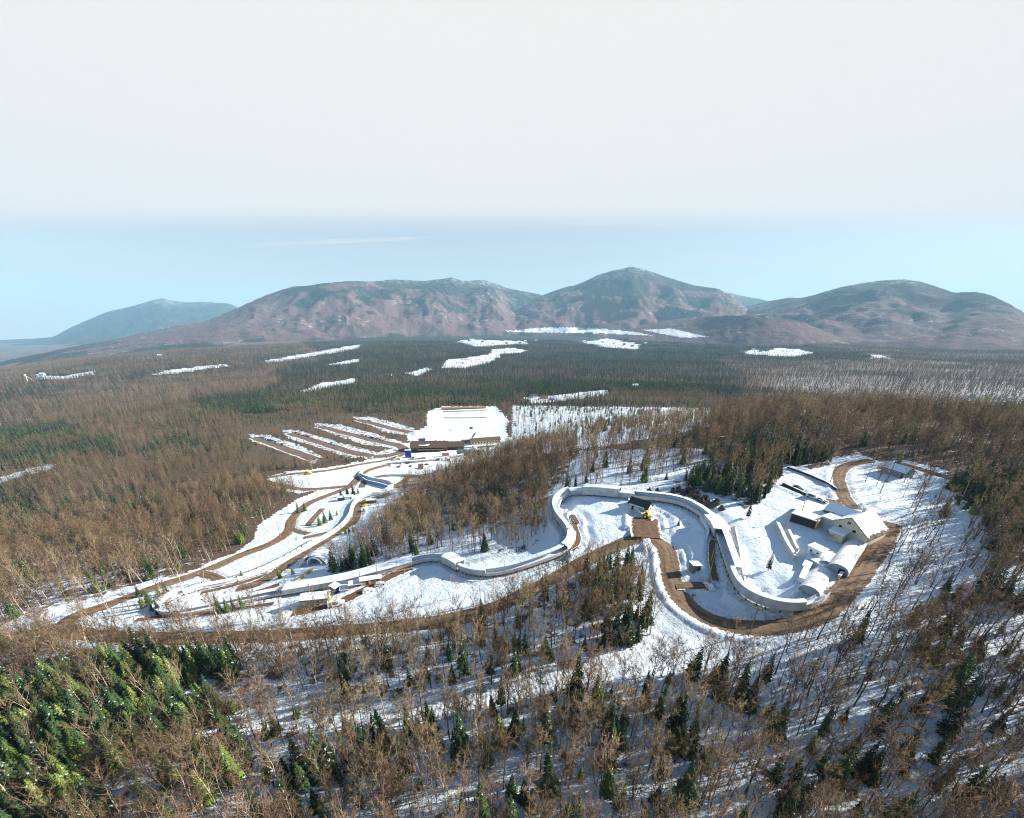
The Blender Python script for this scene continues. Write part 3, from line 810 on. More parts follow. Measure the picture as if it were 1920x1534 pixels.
def mountain(label, sil, Rr_, Rf, step=0.14, rows=64, spur=0.30, pw=1.35, seed=0.0, conadd=0.0):
    us = np.array([s[0] for s in sil], float); vs = np.array([s[1] for s in sil], float)
    dx, dy, dz = ray(us, vs)
    az = np.arctan2(dx, dy); el = dz / np.hypot(dx, dy)
    a = np.arange(az[0], az[-1], math.radians(step))
    e = np.interp(a, az, el); e = smooth1(e, 5)
    rr = np.interp(a, az, np.interp(us, [us[0], us[-1]], Rr_)); rf = np.interp(a, az, np.interp(us, [us[0], us[-1]], Rf))
    rr = rr * (1 + 0.05 * np.sin(a * 9 + seed) + 0.03 * np.sin(a * 23 + seed))
    t = np.concatenate([np.linspace(0, 1, rows), np.linspace(1.02, 1.2, 6)])
    A, T = np.meshgrid(a, t)
    RR = rf[None] + (rr - rf)[None] * T
    X = RR * np.sin(A); Y = RR * np.cos(A)
    ridge = ZC + rr * e
    rf = rf * (1 + 0.22 * fbm(a * 14 + seed, a * 0 + seed, 3))
    base = base_h(rf * np.sin(a), rf * np.cos(a)) - 25
    g = np.where(T <= 1, np.clip(T, 0, 1) ** pw, np.clip(1 - (T - 1) * 2.2, 0, 1))
    n = (1 - 2.2 * np.abs(fbm(X / 1500 + seed, Y / 1500, 5))) - 0.45
    n2 = fbm(X / 420 + seed, Y / 420, 4)
    env = np.clip(T * (1 - T) * 4, 0, 1) * (T <= 1)
    Hh = (ridge - base)[None]
    Zm = base[None] + Hh * g + Hh * spur * n * env + Hh * 0.10 * n2 * env
    Zm += fbm(X / 60 + seed, Y / 60, 3) * 7 * np.clip(T * 3, 0, 1)
    na, nr = len(a), len(t)
    i = np.arange(nr - 1)[:, None] * na; j = np.arange(na - 1)[None]
    Fq = np.stack([i + j, i + j + 1, i + na + j + 1, i + na + j], -1).reshape(-1, 4)
    hh = np.clip((Zm - base[None]) / max(260.0, float(np.percentile(ridge - base, 92))), 0, 1.3) 
    pu, pv_, _d = project(X.ravel(), Y.ravel(), Zm.ravel())
    pu = pu + fbm(X.ravel() / 160, Y.ravel() / 160, 3) * 16; pv_ = pv_ + fbm(X.ravel() / 160 + 9, Y.ravel() / 160, 3) * 7
    br = np.zeros(pu.shape)
    for poly in BARE_SLOPES: br[inpoly(pu, pv_, poly)] = 1
    qv, qw, _d = project(X.ravel(), Y.ravel(), Zm.ravel())
    for poly in SNOWFIELD: br[inpoly(qv, qw, poly)] = 2
    me = mesh_np('mountain', np.stack([X.ravel(), Y.ravel(), Zm.ravel()], 1), Fq, [MTM], True, {'height': hh.ravel(), 'bare': br, 'dark': np.full(pu.shape, conadd)})
    if me.polygons[len(me.polygons) // 4].normal.z < 0: me.flip_normals()
    return tag(link('mountain', me), label, kind='structure')
mountain('pale blue snow capped far mountain', [(-140,668),(-60,650),(0,640),(60,637),(100,632),(130,615),(160,602),(200,585),(240,576),(270,568),(300,559),(320,563),(345,567),(380,566),(430,569),(446,577),(480,592),(540,600)], (14000,14500), (9800,10000), 0.12, 40, 0.25, 1.1, 3.0, 0.7)
mountain('blue far summit between the two near peaks', [(1330,560),(1362,548),(1392,555),(1432,562),(1460,572),(1500,590)], (12500,12500), (9500,9500), 0.12, 24, 0.2, 1.2, 8.0, 0.7)
mountain('long wooded mountain ridge', [(-160,742),(-60,712),(0,692),(60,674),(120,656),(180,643),(230,633),(285,621),(330,612),(385,602),(440,580),(470,566),(500,553),(530,543),(550,537),(575,536),(600,532),(650,527),(700,528),(740,524),(790,527),(830,523),(845,520),(870,527),(905,525),(930,532),(950,540),(985,547),(1012,552),(1040,566),(1080,590),(1120,606)], (4300,8200), (3000,5200), 0.11, 76, 0.30, 1.3, 1.0)
mountain('tallest wooded mountain peak', [(960,590),(990,570),(1014,555),(1040,545),(1062,538),(1082,534),(1100,526),(1122,515),(1150,507),(1186,500),(1215,507),(1240,516),(1262,523),(1300,535),(1345,541),(1368,552),(1388,568),(1402,580),(1430,592),(1480,606)], (7600,7200), (4900,4700), 0.11, 76, 0.30, 1.3, 5.0)
mountain('broad wooded mountain', [(1340,596),(1380,580),(1422,569),(1450,563),(1480,558),(1500,559),(1520,555),(1570,540),(1620,530),(1660,525),(1700,524),(1725,528),(1750,535),(1790,549),(1830,547),(1860,554),(1900,574),(1925,590),(1980,612),(2060,640),(2120,660)], (7200,5600), (4300,3100), 0.11, 76, 0.28, 1.25, 9.0, 0.06)
mountain('low brown foothill', [(1180,618),(1240,602),(1310,594),(1370,591),(1440,589),(1500,603),(1540,618),(1570,631),(1600,642),(1650,654)], (4500,4300), (3700,3500), 0.11, 40, 0.16, 1.1, 12.0, -0.35)

# ------------------------------------------------------------------ air
HZ = bpy.data.materials.new('haze'); HZ.use_nodes = True
t_ = HZ.node_tree; t_.nodes.remove(t_.nodes['Principled BSDF'])
pv = t_.nodes.new('ShaderNodeVolumePrincipled')
pv.inputs['Color'].default_value = (0.42, 0.74, 1.0, 1)
pv.inputs['Density'].default_value = 6.5e-5
pv.inputs['Anisotropy'].default_value = 0.0
t_.links.new(pv.outputs[0], t_.nodes['Material Output'].inputs['Volume'])
zb = float(Z.min()) - 40.0
HAZE_TOP = 1180.0
tag(MB().box((0, 2000, (zb + HAZE_TOP) / 2), (33600, 33600, HAZE_TOP - zb)).build('haze', HZ), 'thin blue haze over the valley', kind='stuff')

# ------------------------------------------------------------------ trees
def tree_mat(name, col, rnd, rough=0.9, var=0.25, stand=0.0):
    m = mat(name, col, rough, var, 3.0, spec=0.1, rnd=rnd)
    if stand:                       # stands of different kinds: greyer, redder and tanner patches of wood
        t = m.node_tree; h = [n for n in t.nodes if n.type == 'HUE_SAT'][0]; oi = [n for n in t.nodes if n.type == 'OBJECT_INFO'][0]
        nz_ = t.nodes.new('ShaderNodeTexNoise'); nz_.inputs['Scale'].default_value = 0.011; nz_.inputs['Detail'].default_value = 4
        t.links.new(oi.outputs['Location'], nz_.inputs['Vector'])
        r = t.nodes.new('ShaderNodeMapRange'); r.inputs['From Min'].default_value = .35; r.inputs['From Max'].default_value = .65
        t.links.new(nz_.outputs['Fac'], r.inputs['Value'])
        mx = t.nodes.new('ShaderNodeMix'); mx.data_type = 'RGBA'
        mx.inputs[6].default_value = (col[0] * .85, col[1] * .80, col[2] * .80, 1); mx.inputs[7].default_value = (col[0] * 1.45, col[1] * 1.48, col[2] * 1.45, 1)
        t.links.new(r.outputs[0], mx.inputs[0]); t.links.new(mx.outputs[2], h.inputs['Color'])
    return m
M['bark'] = tree_mat('bark', (0.150, 0.110, 0.078), 0.45)
M['palebark'] = tree_mat('pale_bark', (0.48, 0.40, 0.29), 0.2)
M['twig'] = tree_mat('twigs', (0.155, 0.108, 0.064), 0.5, stand=1)
M['needle'] = tree_mat('needles', (0.042, 0.070, 0.026), 0.6, var=0.4)
M['needle_far'] = tree_mat('far_needles', (0.022, 0.034, 0.020), 0.6, var=0.4)
M['needle2'] = tree_mat('bright_needles', (0.118, 0.158, 0.036), 0.45, var=0.4)  # brighter green carries the front light on the lower left evergreens

class TM:
    def __init__(s): s.v = []; s.f = []; s.m = []
    def tri(s, a, b, c, m=0):
        o = len(s.v); s.v += [a, b, c]; s.f.append((o, o + 1, o + 2)); s.m.append(m)
    def cone(s, p, q, r, m=0, n=3):
        d = q - p; ln = np.linalg.norm(d) + 1e-9; d = d / ln
        a = np.cross(d, (0, 0, 1.0) if abs(d[2]) < .9 else (1.0, 0, 0)); a /= np.linalg.norm(a); b = np.cross(d, a)
        o = len(s.v)
        for i in range(n):
            t = 2 * math.pi * i / n; s.v.append(p + a * r * math.cos(t) + b * r * math.sin(t))
        s.v.append(q)
        for i in range(n): s.f.append((o + i, o + n, o + (i + 1) % n)); s.m.append(m)
    def chain(s, P, R, n=5, m=0):
        o = len(s.v)
        for k, (p, r) in enumerate(zip(P, R)):
            d = P[min(k + 1, len(P) - 1)] - P[max(k - 1, 0)]; d = d / (np.linalg.norm(d) + 1e-9)
            a = np.cross(d, (0, 1.0, 0.1)); a /= np.linalg.norm(a); b = np.cross(d, a)
            for i in range(n):
                t = 2 * math.pi * i / n; s.v.append(p + a * r * math.cos(t) + b * r * math.sin(t))
        for k in range(len(P) - 1):
            for i in range(n):
                j = (i + 1) % n; A = o + k * n
                s.f.append((A + i, A + j, A + n + j)); s.m.append(m); s.f.append((A + i, A + n + j, A + n + i)); s.m.append(m)
    def mesh(s, name, mats):
        return mesh_np(name, np.array(s.v), np.array(s.f), mats, False, None, s.m)

def unit(v): return v / (np.linalg.norm(v) + 1e-9)
def bare_tree(seed, h=16.0, spread=3.2, stems=1, first=0.38, pale=False, limbs=12, subs=7, tw=6, fat=1.0, n=5):
    """leafless tree: returns trunk with limbs, and crown of fine twigs"""
    g = np.random.default_rng(seed); T = TM(); C = TM()
    for st in range(stems):
        hh = h * (1 if st == 0 else g.uniform(.75, .98)); lean = (0.02 if stems == 1 else 0.16) * h
        a0 = g.uniform(0, 6.28) + st * 2.2
        P = []
        off = np.array([math.cos(a0), math.sin(a0), 0]) * 0.18 * (stems > 1)
        for k in range(8):
            t = k / 7
            P.append(off + np.array([math.cos(a0) * lean * t ** 1.3 + g.normal(0, .005 * h) * (k > 0), math.sin(a0) * lean * t ** 1.3 + g.normal(0, .005 * h) * (k > 0), (-0.4 if k == 0 else 0) + hh * 0.93 * t]))
        r0 = 0.0105 * h * fat * (0.8 if stems > 1 else 1)
        T.chain(P, [r0 * (1.25 if k == 0 else 1) * (1 - .88 * k / 7) for k in range(8)], n)
        PP = np.array(P)
        def on(t):
            x = t * 7; k = min(int(x), 6); return PP[k] + (PP[k + 1] - PP[k]) * (x - k)
        nl = limbs if stems == 1 else max(5, int(limbs * .7))
        for i in range(nl):
            t = first + (0.97 - first) * ((i + g.uniform(0, .6)) / nl)
            az = i * 2.4 + g.uniform(-.5, .5) + st
            b = on(t); ln = spread * (0.55 + 0.75 * math.sin(math.pi * min(1, (1 - t) / (1 - first) * .8 + .15))) * g.uniform(.8, 1.2)
            tilt = g.uniform(.55, .95) * (1.15 - .5 * t)
            d = np.array([math.cos(az) * math.sin(tilt), math.sin(az) * math.sin(tilt), math.cos(tilt)])
            m1 = b + d * ln * .5 + g.normal(0, .03 * ln, 3); e = m1 + unit(d + np.array([0, 0, .45])) * ln * .55 + g.normal(0, .03 * ln, 3)
            rl = r0 * (1 - .8 * t) * .55
            T.chain([b, m1, e], [rl, rl * .65, rl * .25], 4 if n > 4 else 3)
            for k in range(subs):
                q = g.uniform(.25, 1.0); sb = b + (m1 - b) * (q / .5) if q < .5 else m1 + (e - m1) * ((q - .5) / .5)
                sd = unit(d + g.normal(0, .55, 3) + np.array([0, 0, .35])); sl = spread * g.uniform(.28, .55)
                se = sb + sd * sl
                C.cone(sb, se, 0.034 * fat, 0)
                for z in range(tw):
                    f = g.uniform(.2, 1); tb = sb + (se - sb) * f
                    C.cone(tb, tb + unit(sd + g.normal(0, .6, 3) + np.array([0, 0, .25])) * spread * g.uniform(.18, .36), 0.027 * fat, 0)
    return T.mesh('trunk', [M['palebark'] if pale else M['bark']]), C.mesh('crown', [M['twig']])
def spruce(seed, h=14.0, R=2.5, levels=17, per=8, young=False, snow=0.10, start=0.08, far=False):
    g = np.random.default_rng(seed); T = TM(); C = TM()
    T.chain([np.array([0, 0, -.4]), np.array([0, 0, h * .5]), np.array([0, 0, h * .98])], [.012 * h, .007 * h, .001 * h], 5)
    for l in range(levels):
        t = l / (levels - 1); z = h * (start + (0.97 - start) * t ** 0.92)
        rad = R * (1 - t) ** 0.85 * g.uniform(.85, 1.12) + .22
        if l == 0: rad *= .75
        npb = max(4, int(per * (1 - .45 * t)))
        a0 = g.uniform(0, 6.28)
        for i in range(npb):
            az = a0 + 6.283 * i / npb + g.uniform(-.25, .25); ln = rad * g.uniform(.68, 1.15)
            o = np.array([math.cos(az), math.sin(az), 0]); s = np.array([-o[1], o[0], 0])
            dr = (0.32 + .25 * (1 - t)) * ln
            b = np.array([0, 0, z + .12 * ln]); tip = o * ln + np.array([0, 0, z - dr + g.uniform(-.15, .1)])
            mid = o * ln * .52 + np.array([0, 0, z + .02 * ln - dr * .25 + .12]); wd = ln * g.uniform(.22, .34) + .1
            lf = o * ln * .58 + s * wd + np.array([0, 0, z - dr * .75]); rt = o * ln * .58 - s * wd + np.array([0, 0, z - dr * .75])
            C.tri(b, lf, mid); C.tri(b, mid, rt); C.tri(mid, lf, tip); C.tri(mid, tip, rt)
            for k in range(3):      # hanging sprays
                f = g.uniform(.35, 1.0); c = b + (tip - b) * f + s * g.normal(0, wd * .7); q = ln * .16 + .14
                C.tri(c, c + o * q + s * q * .5 - np.array([0, 0, q * .8]), c + o * q * .9 - s * q * .6 - np.array([0, 0, q * .5]))
            if g.random() < snow:
                up = np.array([0, 0, .06]); w2 = .5
                C.tri(b + (mid - b) * .5 + up, mid + (lf - mid) * w2 + up, tip + (mid - tip) * .4 + up, 1); C.tri(b + (mid - b) * .5 + up, tip + (mid - tip) * .4 + up, mid + (rt - mid) * w2 + up, 1)
    C.cone(np.array([0, 0, h * .9]), np.array([0, 0, h * 1.02]), .16, 0, 4)
    return T.mesh('trunk', [M['bark']]), C.mesh('crown', [M['needle_far'] if far else M['needle2'] if young else M['needle'], M['snow']])
def joined(name, a, b):
    """one mesh out of a trunk and a crown, for the woods"""
    va = np.empty(len(a.vertices) * 3, np.float32); a.vertices.foreach_get('co', va); vb = np.empty(len(b.vertices) * 3, np.float32); b.vertices.foreach_get('co', vb)
    fa = np.empty(len(a.loops), np.int32); a.loops.foreach_get('vertex_index', fa); fb = np.empty(len(b.loops), np.int32); b.loops.foreach_get('vertex_index', fb)
    mb = np.empty(len(b.polygons), np.int32); b.polygons.foreach_get('material_index', mb)
    return mesh_np(name, np.concatenate([va, vb]).reshape(-1, 3), np.concatenate([fa, fb + len(va) // 3]).reshape(-1, 3), list(a.materials) + list(b.materials), False, None,
                   np.concatenate([np.zeros(len(a.polygons), np.int32), mb + 1]))
BARE_KINDS = [  # words, arguments
 ('tall straight bare', dict(h=17, spread=2.6, first=.45)), ('broad crowned bare', dict(h=15, spread=3.8, first=.32, limbs=13)), ('slender bare', dict(h=16, spread=2.0, first=.5, limbs=9)),
 ('forked pale barked bare', dict(h=15, spread=2.8, stems=2, first=.35, pale=True)), ('many stemmed bare', dict(h=13, spread=2.6, stems=3, first=.3)), ('pale barked bare', dict(h=16, spread=2.7, first=.42, pale=True)),
 ('twiggy bare', dict(h=14, spread=3.2, first=.3, limbs=14, tw=6)), ('thin crowned bare', dict(h=18, spread=2.3, first=.55, limbs=8))]
SPR_KINDS = [('dense dark evergreen', dict(h=14, R=2.6, snow=.08)), ('narrow dark evergreen', dict(h=15, R=1.9, levels=19, snow=.05)), ('snow flecked evergreen', dict(h=13, R=2.6, snow=.30)),
 ('young bright green evergreen', dict(h=9, R=2.1, levels=13, young=True, snow=.02)), ('ragged evergreen', dict(h=16, R=2.4, levels=14, per=6, start=.2, snow=.10)), ('yellow green evergreen', dict(h=13, R=2.5, young=True, snow=.04))]
BARE = [bare_tree(100 + i, **kw) for i, (_, kw) in enumerate(BARE_KINDS)]
SPR = [spruce(200 + i, **kw) for i, (_, kw) in enumerate(SPR_KINDS)]
BARE_MID = [bare_tree(300 + i, h=16, spread=3.0 - .3 * (i % 3), first=.36 + .05 * (i % 3), limbs=9, subs=5, tw=4, fat=1.35, n=4, pale=False) for i in range(5)]
SPR_MID = [spruce(320 + i, h=14, R=2.4 + .2 * (i % 2), levels=10, per=7, snow=.05, far=(i % 2 == 0)) for i in range(4)]
BARE_FAR = [bare_tree(340 + i, h=15, spread=3.4, first=.3, limbs=6, subs=3, tw=2, fat=4.2, n=3) for i in range(4)]
SPR_FAR = [spruce(360 + i, h=14, R=2.8, levels=6, per=6, snow=0, far=True) for i in range(3)]
def proto(name, meshes):
    c = bpy.data.collections.new(name)
    for i, me in enumerate(meshes):
        c.objects.link(bpy.data.objects.new('%s_%d' % (name, i), me))
    return c

def scatter(r0, r1, s):
    """jittered grid of tree spots between two distances, only where the view reaches"""
    xs = np.arange(-r1, r1, s); ys = np.arange(10, r1, s)
    Xg, Yg = np.meshgrid(xs, ys); Xg = Xg.ravel(); Yg = Yg.ravel()
    r = np.hypot(Xg, Yg)
    m = (r >= r0) & (r < r1) & (np.abs(np.arctan2(Xg, Yg)) < math.radians(72))
    Xg = Xg[m] + RNG.uniform(-.5, .5, m.sum()) * s; Yg = Yg[m] + RNG.uniform(-.5, .5, m.sum()) * s
    z0 = base_h(Xg, Yg)
    dens, con, opn, lit, u, v, dep = cover(Xg, Yg, z0)
    grove = fbm(Xg / 24 + 7, Yg / 24, 3)
    p = dens * (0.80 + 0.55 * grove) * (np.where(v < 1195, 0.52, 0.86) if r0 < 300 else 1.0)
    m = (RNG.random(len(Xg)) < p) & (u > -140) & (u < 2120) & (v < 1760) & (v > 590)
    Xg, Yg, con, u, v, dep, grove = [q[m] for q in (Xg, Yg, con, u, v, dep, grove)]
    if r0 < 1000:
        k = near_road(Xg, Yg) > np.where(dep > 420, 4.0, 1.2)
        for (cx, cy, rad, pz) in PADS: k &= np.hypot(Xg - cx, Yg - cy) > min(rad * 1.2, 12)
        Xg, Yg, con, u, v, dep, grove = [q[k] for q in (Xg, Yg, con, u, v, dep, grove)]
    cn = fbm(Xg / 13 + 31, Yg / 13, 2)
    isc = RNG.random(len(Xg)) < np.clip(con + con * (1 - con) * cn * 3.0, 0, 1)
    return Xg, Yg, isc, u, v, dep
def instancer(name, label, pts, sc, rot, idx, coll):
    me = bpy.data.meshes.new(name)
    me.vertices.add(len(pts)); me.vertices.foreach_set('co', np.asarray(pts, np.float32).ravel())
    a = me.attributes.new('grow', 'FLOAT', 'POINT'); a.data.foreach_set('value', np.asarray(sc, np.float32))
    a = me.attributes.new('turn', 'FLOAT_VECTOR', 'POINT'); a.data.foreach_set('vector', np.asarray(rot, np.float32).ravel())
    a = me.attributes.new('pick', 'INT', 'POINT'); a.data.foreach_set('value', np.asarray(idx, np.int32))
    o = link(name, me); tag(o, label, kind='stuff')
    g = bpy.data.node_groups.new(name, 'GeometryNodeTree')
    g.interface.new_socket('Geometry', in_out='INPUT', socket_type='NodeSocketGeometry'); g.interface.new_socket('Geometry', in_out='OUTPUT', socket_type='NodeSocketGeometry')
    nn = g.nodes.new; l = g.links.new
    gi = nn('NodeGroupInput'); go = nn('NodeGroupOutput'); ci = nn('GeometryNodeCollectionInfo'); ip = nn('GeometryNodeInstanceOnPoints')
    ci.inputs['Collection'].default_value = coll; ci.inputs['Separate Children'].default_value = True; ci.inputs['Reset Children'].default_value = True
    def na(nm, ty):
        q = nn('GeometryNodeInputNamedAttribute'); q.data_type = ty; q.inputs['Name'].default_value = nm; return q.outputs['Attribute']
    e2r = nn('FunctionNodeEulerToRotation')
    l(na('turn', 'FLOAT_VECTOR'), e2r.inputs[0]); l(e2r.outputs[0], ip.inputs['Rotation'])
    l(na('grow', 'FLOAT'), ip.inputs['Scale']); l(na('pick', 'INT'), ip.inputs['Instance Index'])
    ip.inputs['Pick Instance'].default_value = True
    l(gi.outputs[0], ip.inputs['Points']); l(ci.outputs[0], ip.inputs['Instance']); l(ip.outputs[0], go.inputs[0])
    md = o.modifiers.new('trees', 'NODES'); md.node_group = g
    return o

NEAR_R, MID_R, FAR_R = 430.0, 1150.0, 3900.0
bx, by, bc, bu, bv, bd = scatter(36, NEAR_R, 2.85)
bz = ground(bx, by) - 0.1
n = len(bx)
scl = np.where(bc, RNG.uniform(.35, 1.05, n), RNG.uniform(.60, 1.15, n))
scl = np.where(bc & (bu > 480) & (bv > 1195), scl * RNG.uniform(.6, 1.1, n), scl)
rot = np.stack([RNG.normal(0, .035, n), RNG.normal(0, .035, n), RNG.uniform(0, 6.28, n)], 1)
kb = RNG.integers(0, len(BARE), n); ks = RNG.integers(0, len(SPR), n)
green = (bu < 480) & (bv > 1200)
scl = np.where(bc & green, np.maximum(scl, RNG.uniform(.6, 1.0, n)), scl)
ks = np.where(green & (RNG.random(n) < .45), RNG.choice([3, 5, 0], n), ks); ks = np.where(~green & np.isin(ks, [3, 5]) & (RNG.random(n) < .7), 0, ks)  # brighter needles at lower left, darker elsewhere, imitate front and back light
left = (bu < 900) & (bv > 1050)
kb = np.where(left & (RNG.random(n) < .35), RNG.choice([3, 5], n), kb); kb = np.where(~left & np.isin(kb, [3, 5]) & (RNG.random(n) < .6), 0, kb)
vis = (bu > 8) & (bu < 1912) & (bv < 1560) & (bd > 1)
app = np.where(vis, scl / bd, 0)
def best(mask, k):
    q = np.nonzero(mask & (app > 0))[0]; return q[np.argsort(-app[q])][:k]
IND_B, IND_S = best(~bc, 296), best(bc, 290)
rest = np.ones(n, bool); rest[IND_B] = False; rest[IND_S] = False
P3 = np.stack([bx, by, bz], 1)
m = rest & ~bc
instancer('bare_woods', 'leafless brown woods on the snowy slopes', P3[m], scl[m], rot[m], kb[m], proto('bare_tree_shape', [joined('bare_tree_shape', *q) for q in BARE]))
m = rest & bc
instancer('evergreen_woods', 'dark evergreens scattered through the near woods', P3[m], scl[m], rot[m], ks[m], proto('evergreen_shape', [joined('evergreen_shape', *q) for q in SPR]))
def place_name(u, v):
    if v < 1195:
        if u > 1640: return 'on the steep slope right of the road loop'
        if u > 1080 and v > 1050: return 'in the clump inside the brown road bend'
        if u > 1250: return 'on the hill behind the upper curve'
        if u > 620: return 'on the hill behind the roofed straight'
        return 'beside the lower end of the brown road'
    row = 'just below the brown road' if v < 1300 else 'amid the lower woods' if v < 1410 else 'along the bottom edge'
    k = min(6, max(0, int(u / 275)))
    return row + ' ' + ('at far left', 'well left of centre', 'slightly left of centre', 'at centre', 'slightly right of centre', 'well right of centre', 'at far right')[k]
for ids, kinds, meshes, nm, cat in ((IND_B, BARE_KINDS, BARE, 'bare_tree', 'tree'), (IND_S, SPR_KINDS, SPR, 'evergreen_tree', 'tree')):
    for i in ids:
        k = int((kb if nm == 'bare_tree' else ks)[i])
        words = ('tall ' if scl[i] > 1.0 and not kinds[k][0].startswith('tall') else 'small ' if scl[i] < .75 else '') + kinds[k][0] + ' tree ' + place_name(bu[i], bv[i])
        root = empty(nm, P3[i], 0, words, cat, words.replace(' tree ', ' trees '))
        root.rotation_euler = rot[i]; root.scale = (float(scl[i]),) * 3
        link('trunk', meshes[k][0], root); link('crown', meshes[k][1], root)
# undergrowth: thin saplings and brush between the trunks
sx_, sy_, sc_, su_, sv_, sd_ = scatter(36, 260, 2.4)
n = len(sx_)
k = RNG.random(n) < .6
instancer('brush', 'thin saplings and brush between the trunks', np.stack([sx_, sy_, ground(sx_, sy_) - .05], 1)[k], RNG.uniform(.16, .42, n)[k], np.stack([RNG.normal(0, .08, n), RNG.normal(0, .08, n), RNG.uniform(0, 6.28, n)], 1)[k],
          RNG.integers(0, 5, n)[k], proto('sapling_shape', [joined('sapling_shape', *bare_tree(400 + i, h=13, spread=3.0, first=.12, limbs=10, subs=4, tw=3, fat=1.8, n=3)) for i in range(5)]))
def belt(r0, r1, s, bm, sm, grow, nb, ns, lb, ls):
    x, y, c, u, v, d = scatter(r0, r1, s)
    z = (ground(x, y) if r0 < 1000 else base_h(x, y)) - .2
    n = len(x); g = np.where(c, RNG.uniform(.6, 1.1, n), RNG.uniform(.7, 1.1, n)) * grow; g = np.where((u > 455) & (u < 790) & (v > 775) & (v < 872), g * .55, g) * (1 + .35 * fbm(x / 70, y / 70 + 3, 3)); r = np.stack([RNG.normal(0, .03, n), RNG.normal(0, .03, n), RNG.uniform(0, 6.28, n)], 1)
    P = np.stack([x, y, z], 1)
    instancer(nb, lb, P[~c], g[~c], r[~c], RNG.integers(0, len(bm), n)[~c], proto(nb + '_shape', [joined('bare_tree_shape', *q) for q in bm]))
    instancer(ns, ls, P[c], g[c], r[c], RNG.integers(0, len(sm), n)[c], proto(ns + '_shape', [joined('evergreen_shape', *q) for q in sm]))
    print('belt', r0, n)
belt(NEAR_R, MID_R, 4.5, BARE_MID, SPR_MID, 0.88, 'valley_bare_woods', 'valley_evergreen_woods', 'leafless woods round the lodge and over the ridge', 'evergreen woods round the valley floor')
belt(MID_R, FAR_R, 9.0, BARE_FAR, SPR_FAR, 1.05, 'distant_bare_woods', 'distant_evergreen_woods', 'distant leafless woods across the plain', 'distant dark evergreen forest across the plain')

# ------------------------------------------------------------------ the sled run
TT = np.gradient(TRK[:, :2], axis=0); TT = smooth1(TT, 7); TT /= np.linalg.norm(TT, axis=1)[:, None]
TN = np.stack([TT[:, 1], -TT[:, 0]], 1)                # to the right of travel
TS = np.concatenate([[0], np.cumsum(np.linalg.norm(np.diff(TRK[:, :2], axis=0), axis=1))])
TCI = []
for u, v in TRACK_PX:
    p = px(u, v); TCI.append(int(np.argmin(np.hypot(TRK[:, 0] - p[0], TRK[:, 1] - p[1]))))
TCI = np.array(TCI)
# first control point, last, wall left, wall right, roof (0 none, 1 flat shade roof), half width, lift
TSEC = [(0,2,2.2,1.4,0,1.5,.7),(2,6.6,3.6,1.2,2,1.9,1.0),(6.6,9.2,1.7,3.2,3,2.1,1.0),(9.2,10.8,3.2,3.0,1,3.2,.7),(10.8,15,1.9,3.3,3,2.0,.7),(15,16,2.4,2.4,1,1.8,.7),(16,17,4.4,4.4,1,2.4,.5),
 (17,18,2.4,2.8,1,1.7,.6),(18,22.4,1.8,4.2,2,2.1,.6),(22.4,24,2.0,2.6,1,1.8,.6),(24,27,1.5,2.4,3,2.1,.8),(27,28.4,3.0,1.4,2,1.8,.8),(28.4,29.6,3.6,3.4,1,2.8,.6),(29.6,31.3,1.8,2.4,2,1.9,.6),
 (31.3,34,2.0,2.4,1,2.6,.9),(34,35.5,2.4,2.4,1,2.8,.9),(35.5,38,1.2,1.8,3,2.2,.5),(38,41.5,2.6,1.0,2,1.8,.5),(41.5,46.5,1.0,1.8,3,2.2,.5),(46.5,50.5,1.1,2.0,3,2.0,.5),(50.5,52.3,1.6,2.0,1,2.0,.5),(52.3,55,1.4,3.2,2,2.0,.5),(55,59,1.1,1.6,3,2.0,.5)]
def tfloat(c): return int(round(np.interp(c, np.arange(len(TCI)), TCI)))
run = empty('sled_run', TRK[0], 0, 'long winding white roofed sled run curving down the snowy hill', 'sled track')
inv = -Vector(TRK[0])
def tp(i, x, z):
    a = int(i); b = min(a + 1, len(TRK) - 1); f = i - a
    p = TRK[a] * (1 - f) + TRK[b] * f; q = TN[a] * (1 - f) + TN[b] * f
    return (p[0] + q[0] * x + inv[0], p[1] + q[1] * x + inv[1], p[2] + z + inv[2])
def sweep(i0, i1, prof, step=2, gap=0.0):
    idx = [i0 + gap] + list(range(i0 + step, i1, step)) + [i1 - gap]
    V = []; Fs = []; n = len(prof)
    for i in idx: V += [tp(i, x, z) for x, z in prof]
    for k in range(len(idx) - 1):
        for a in range(n):
            b = (a + 1) % n; Fs.append((k * n + a, k * n + b, k * n + n + b, k * n + n + a))
    Fs.append(tuple(reversed(range(n)))); Fs.append(tuple((len(idx) - 1) * n + a for a in range(n)))
    return V, Fs
def add_sweep(name, m, parent, i0, i1, prof, step=2, gap=0.0):
    b = MB(); b.v, b.f = sweep(i0, i1, prof, step, gap)
    return b.build(name, m, parent)
seg = 7
M['channelwall'] = mat('channelwall', (0.55, 0.54, 0.52), 0.8, 0.25, 0.45)
nsec = 0
rs = random.Random(3)
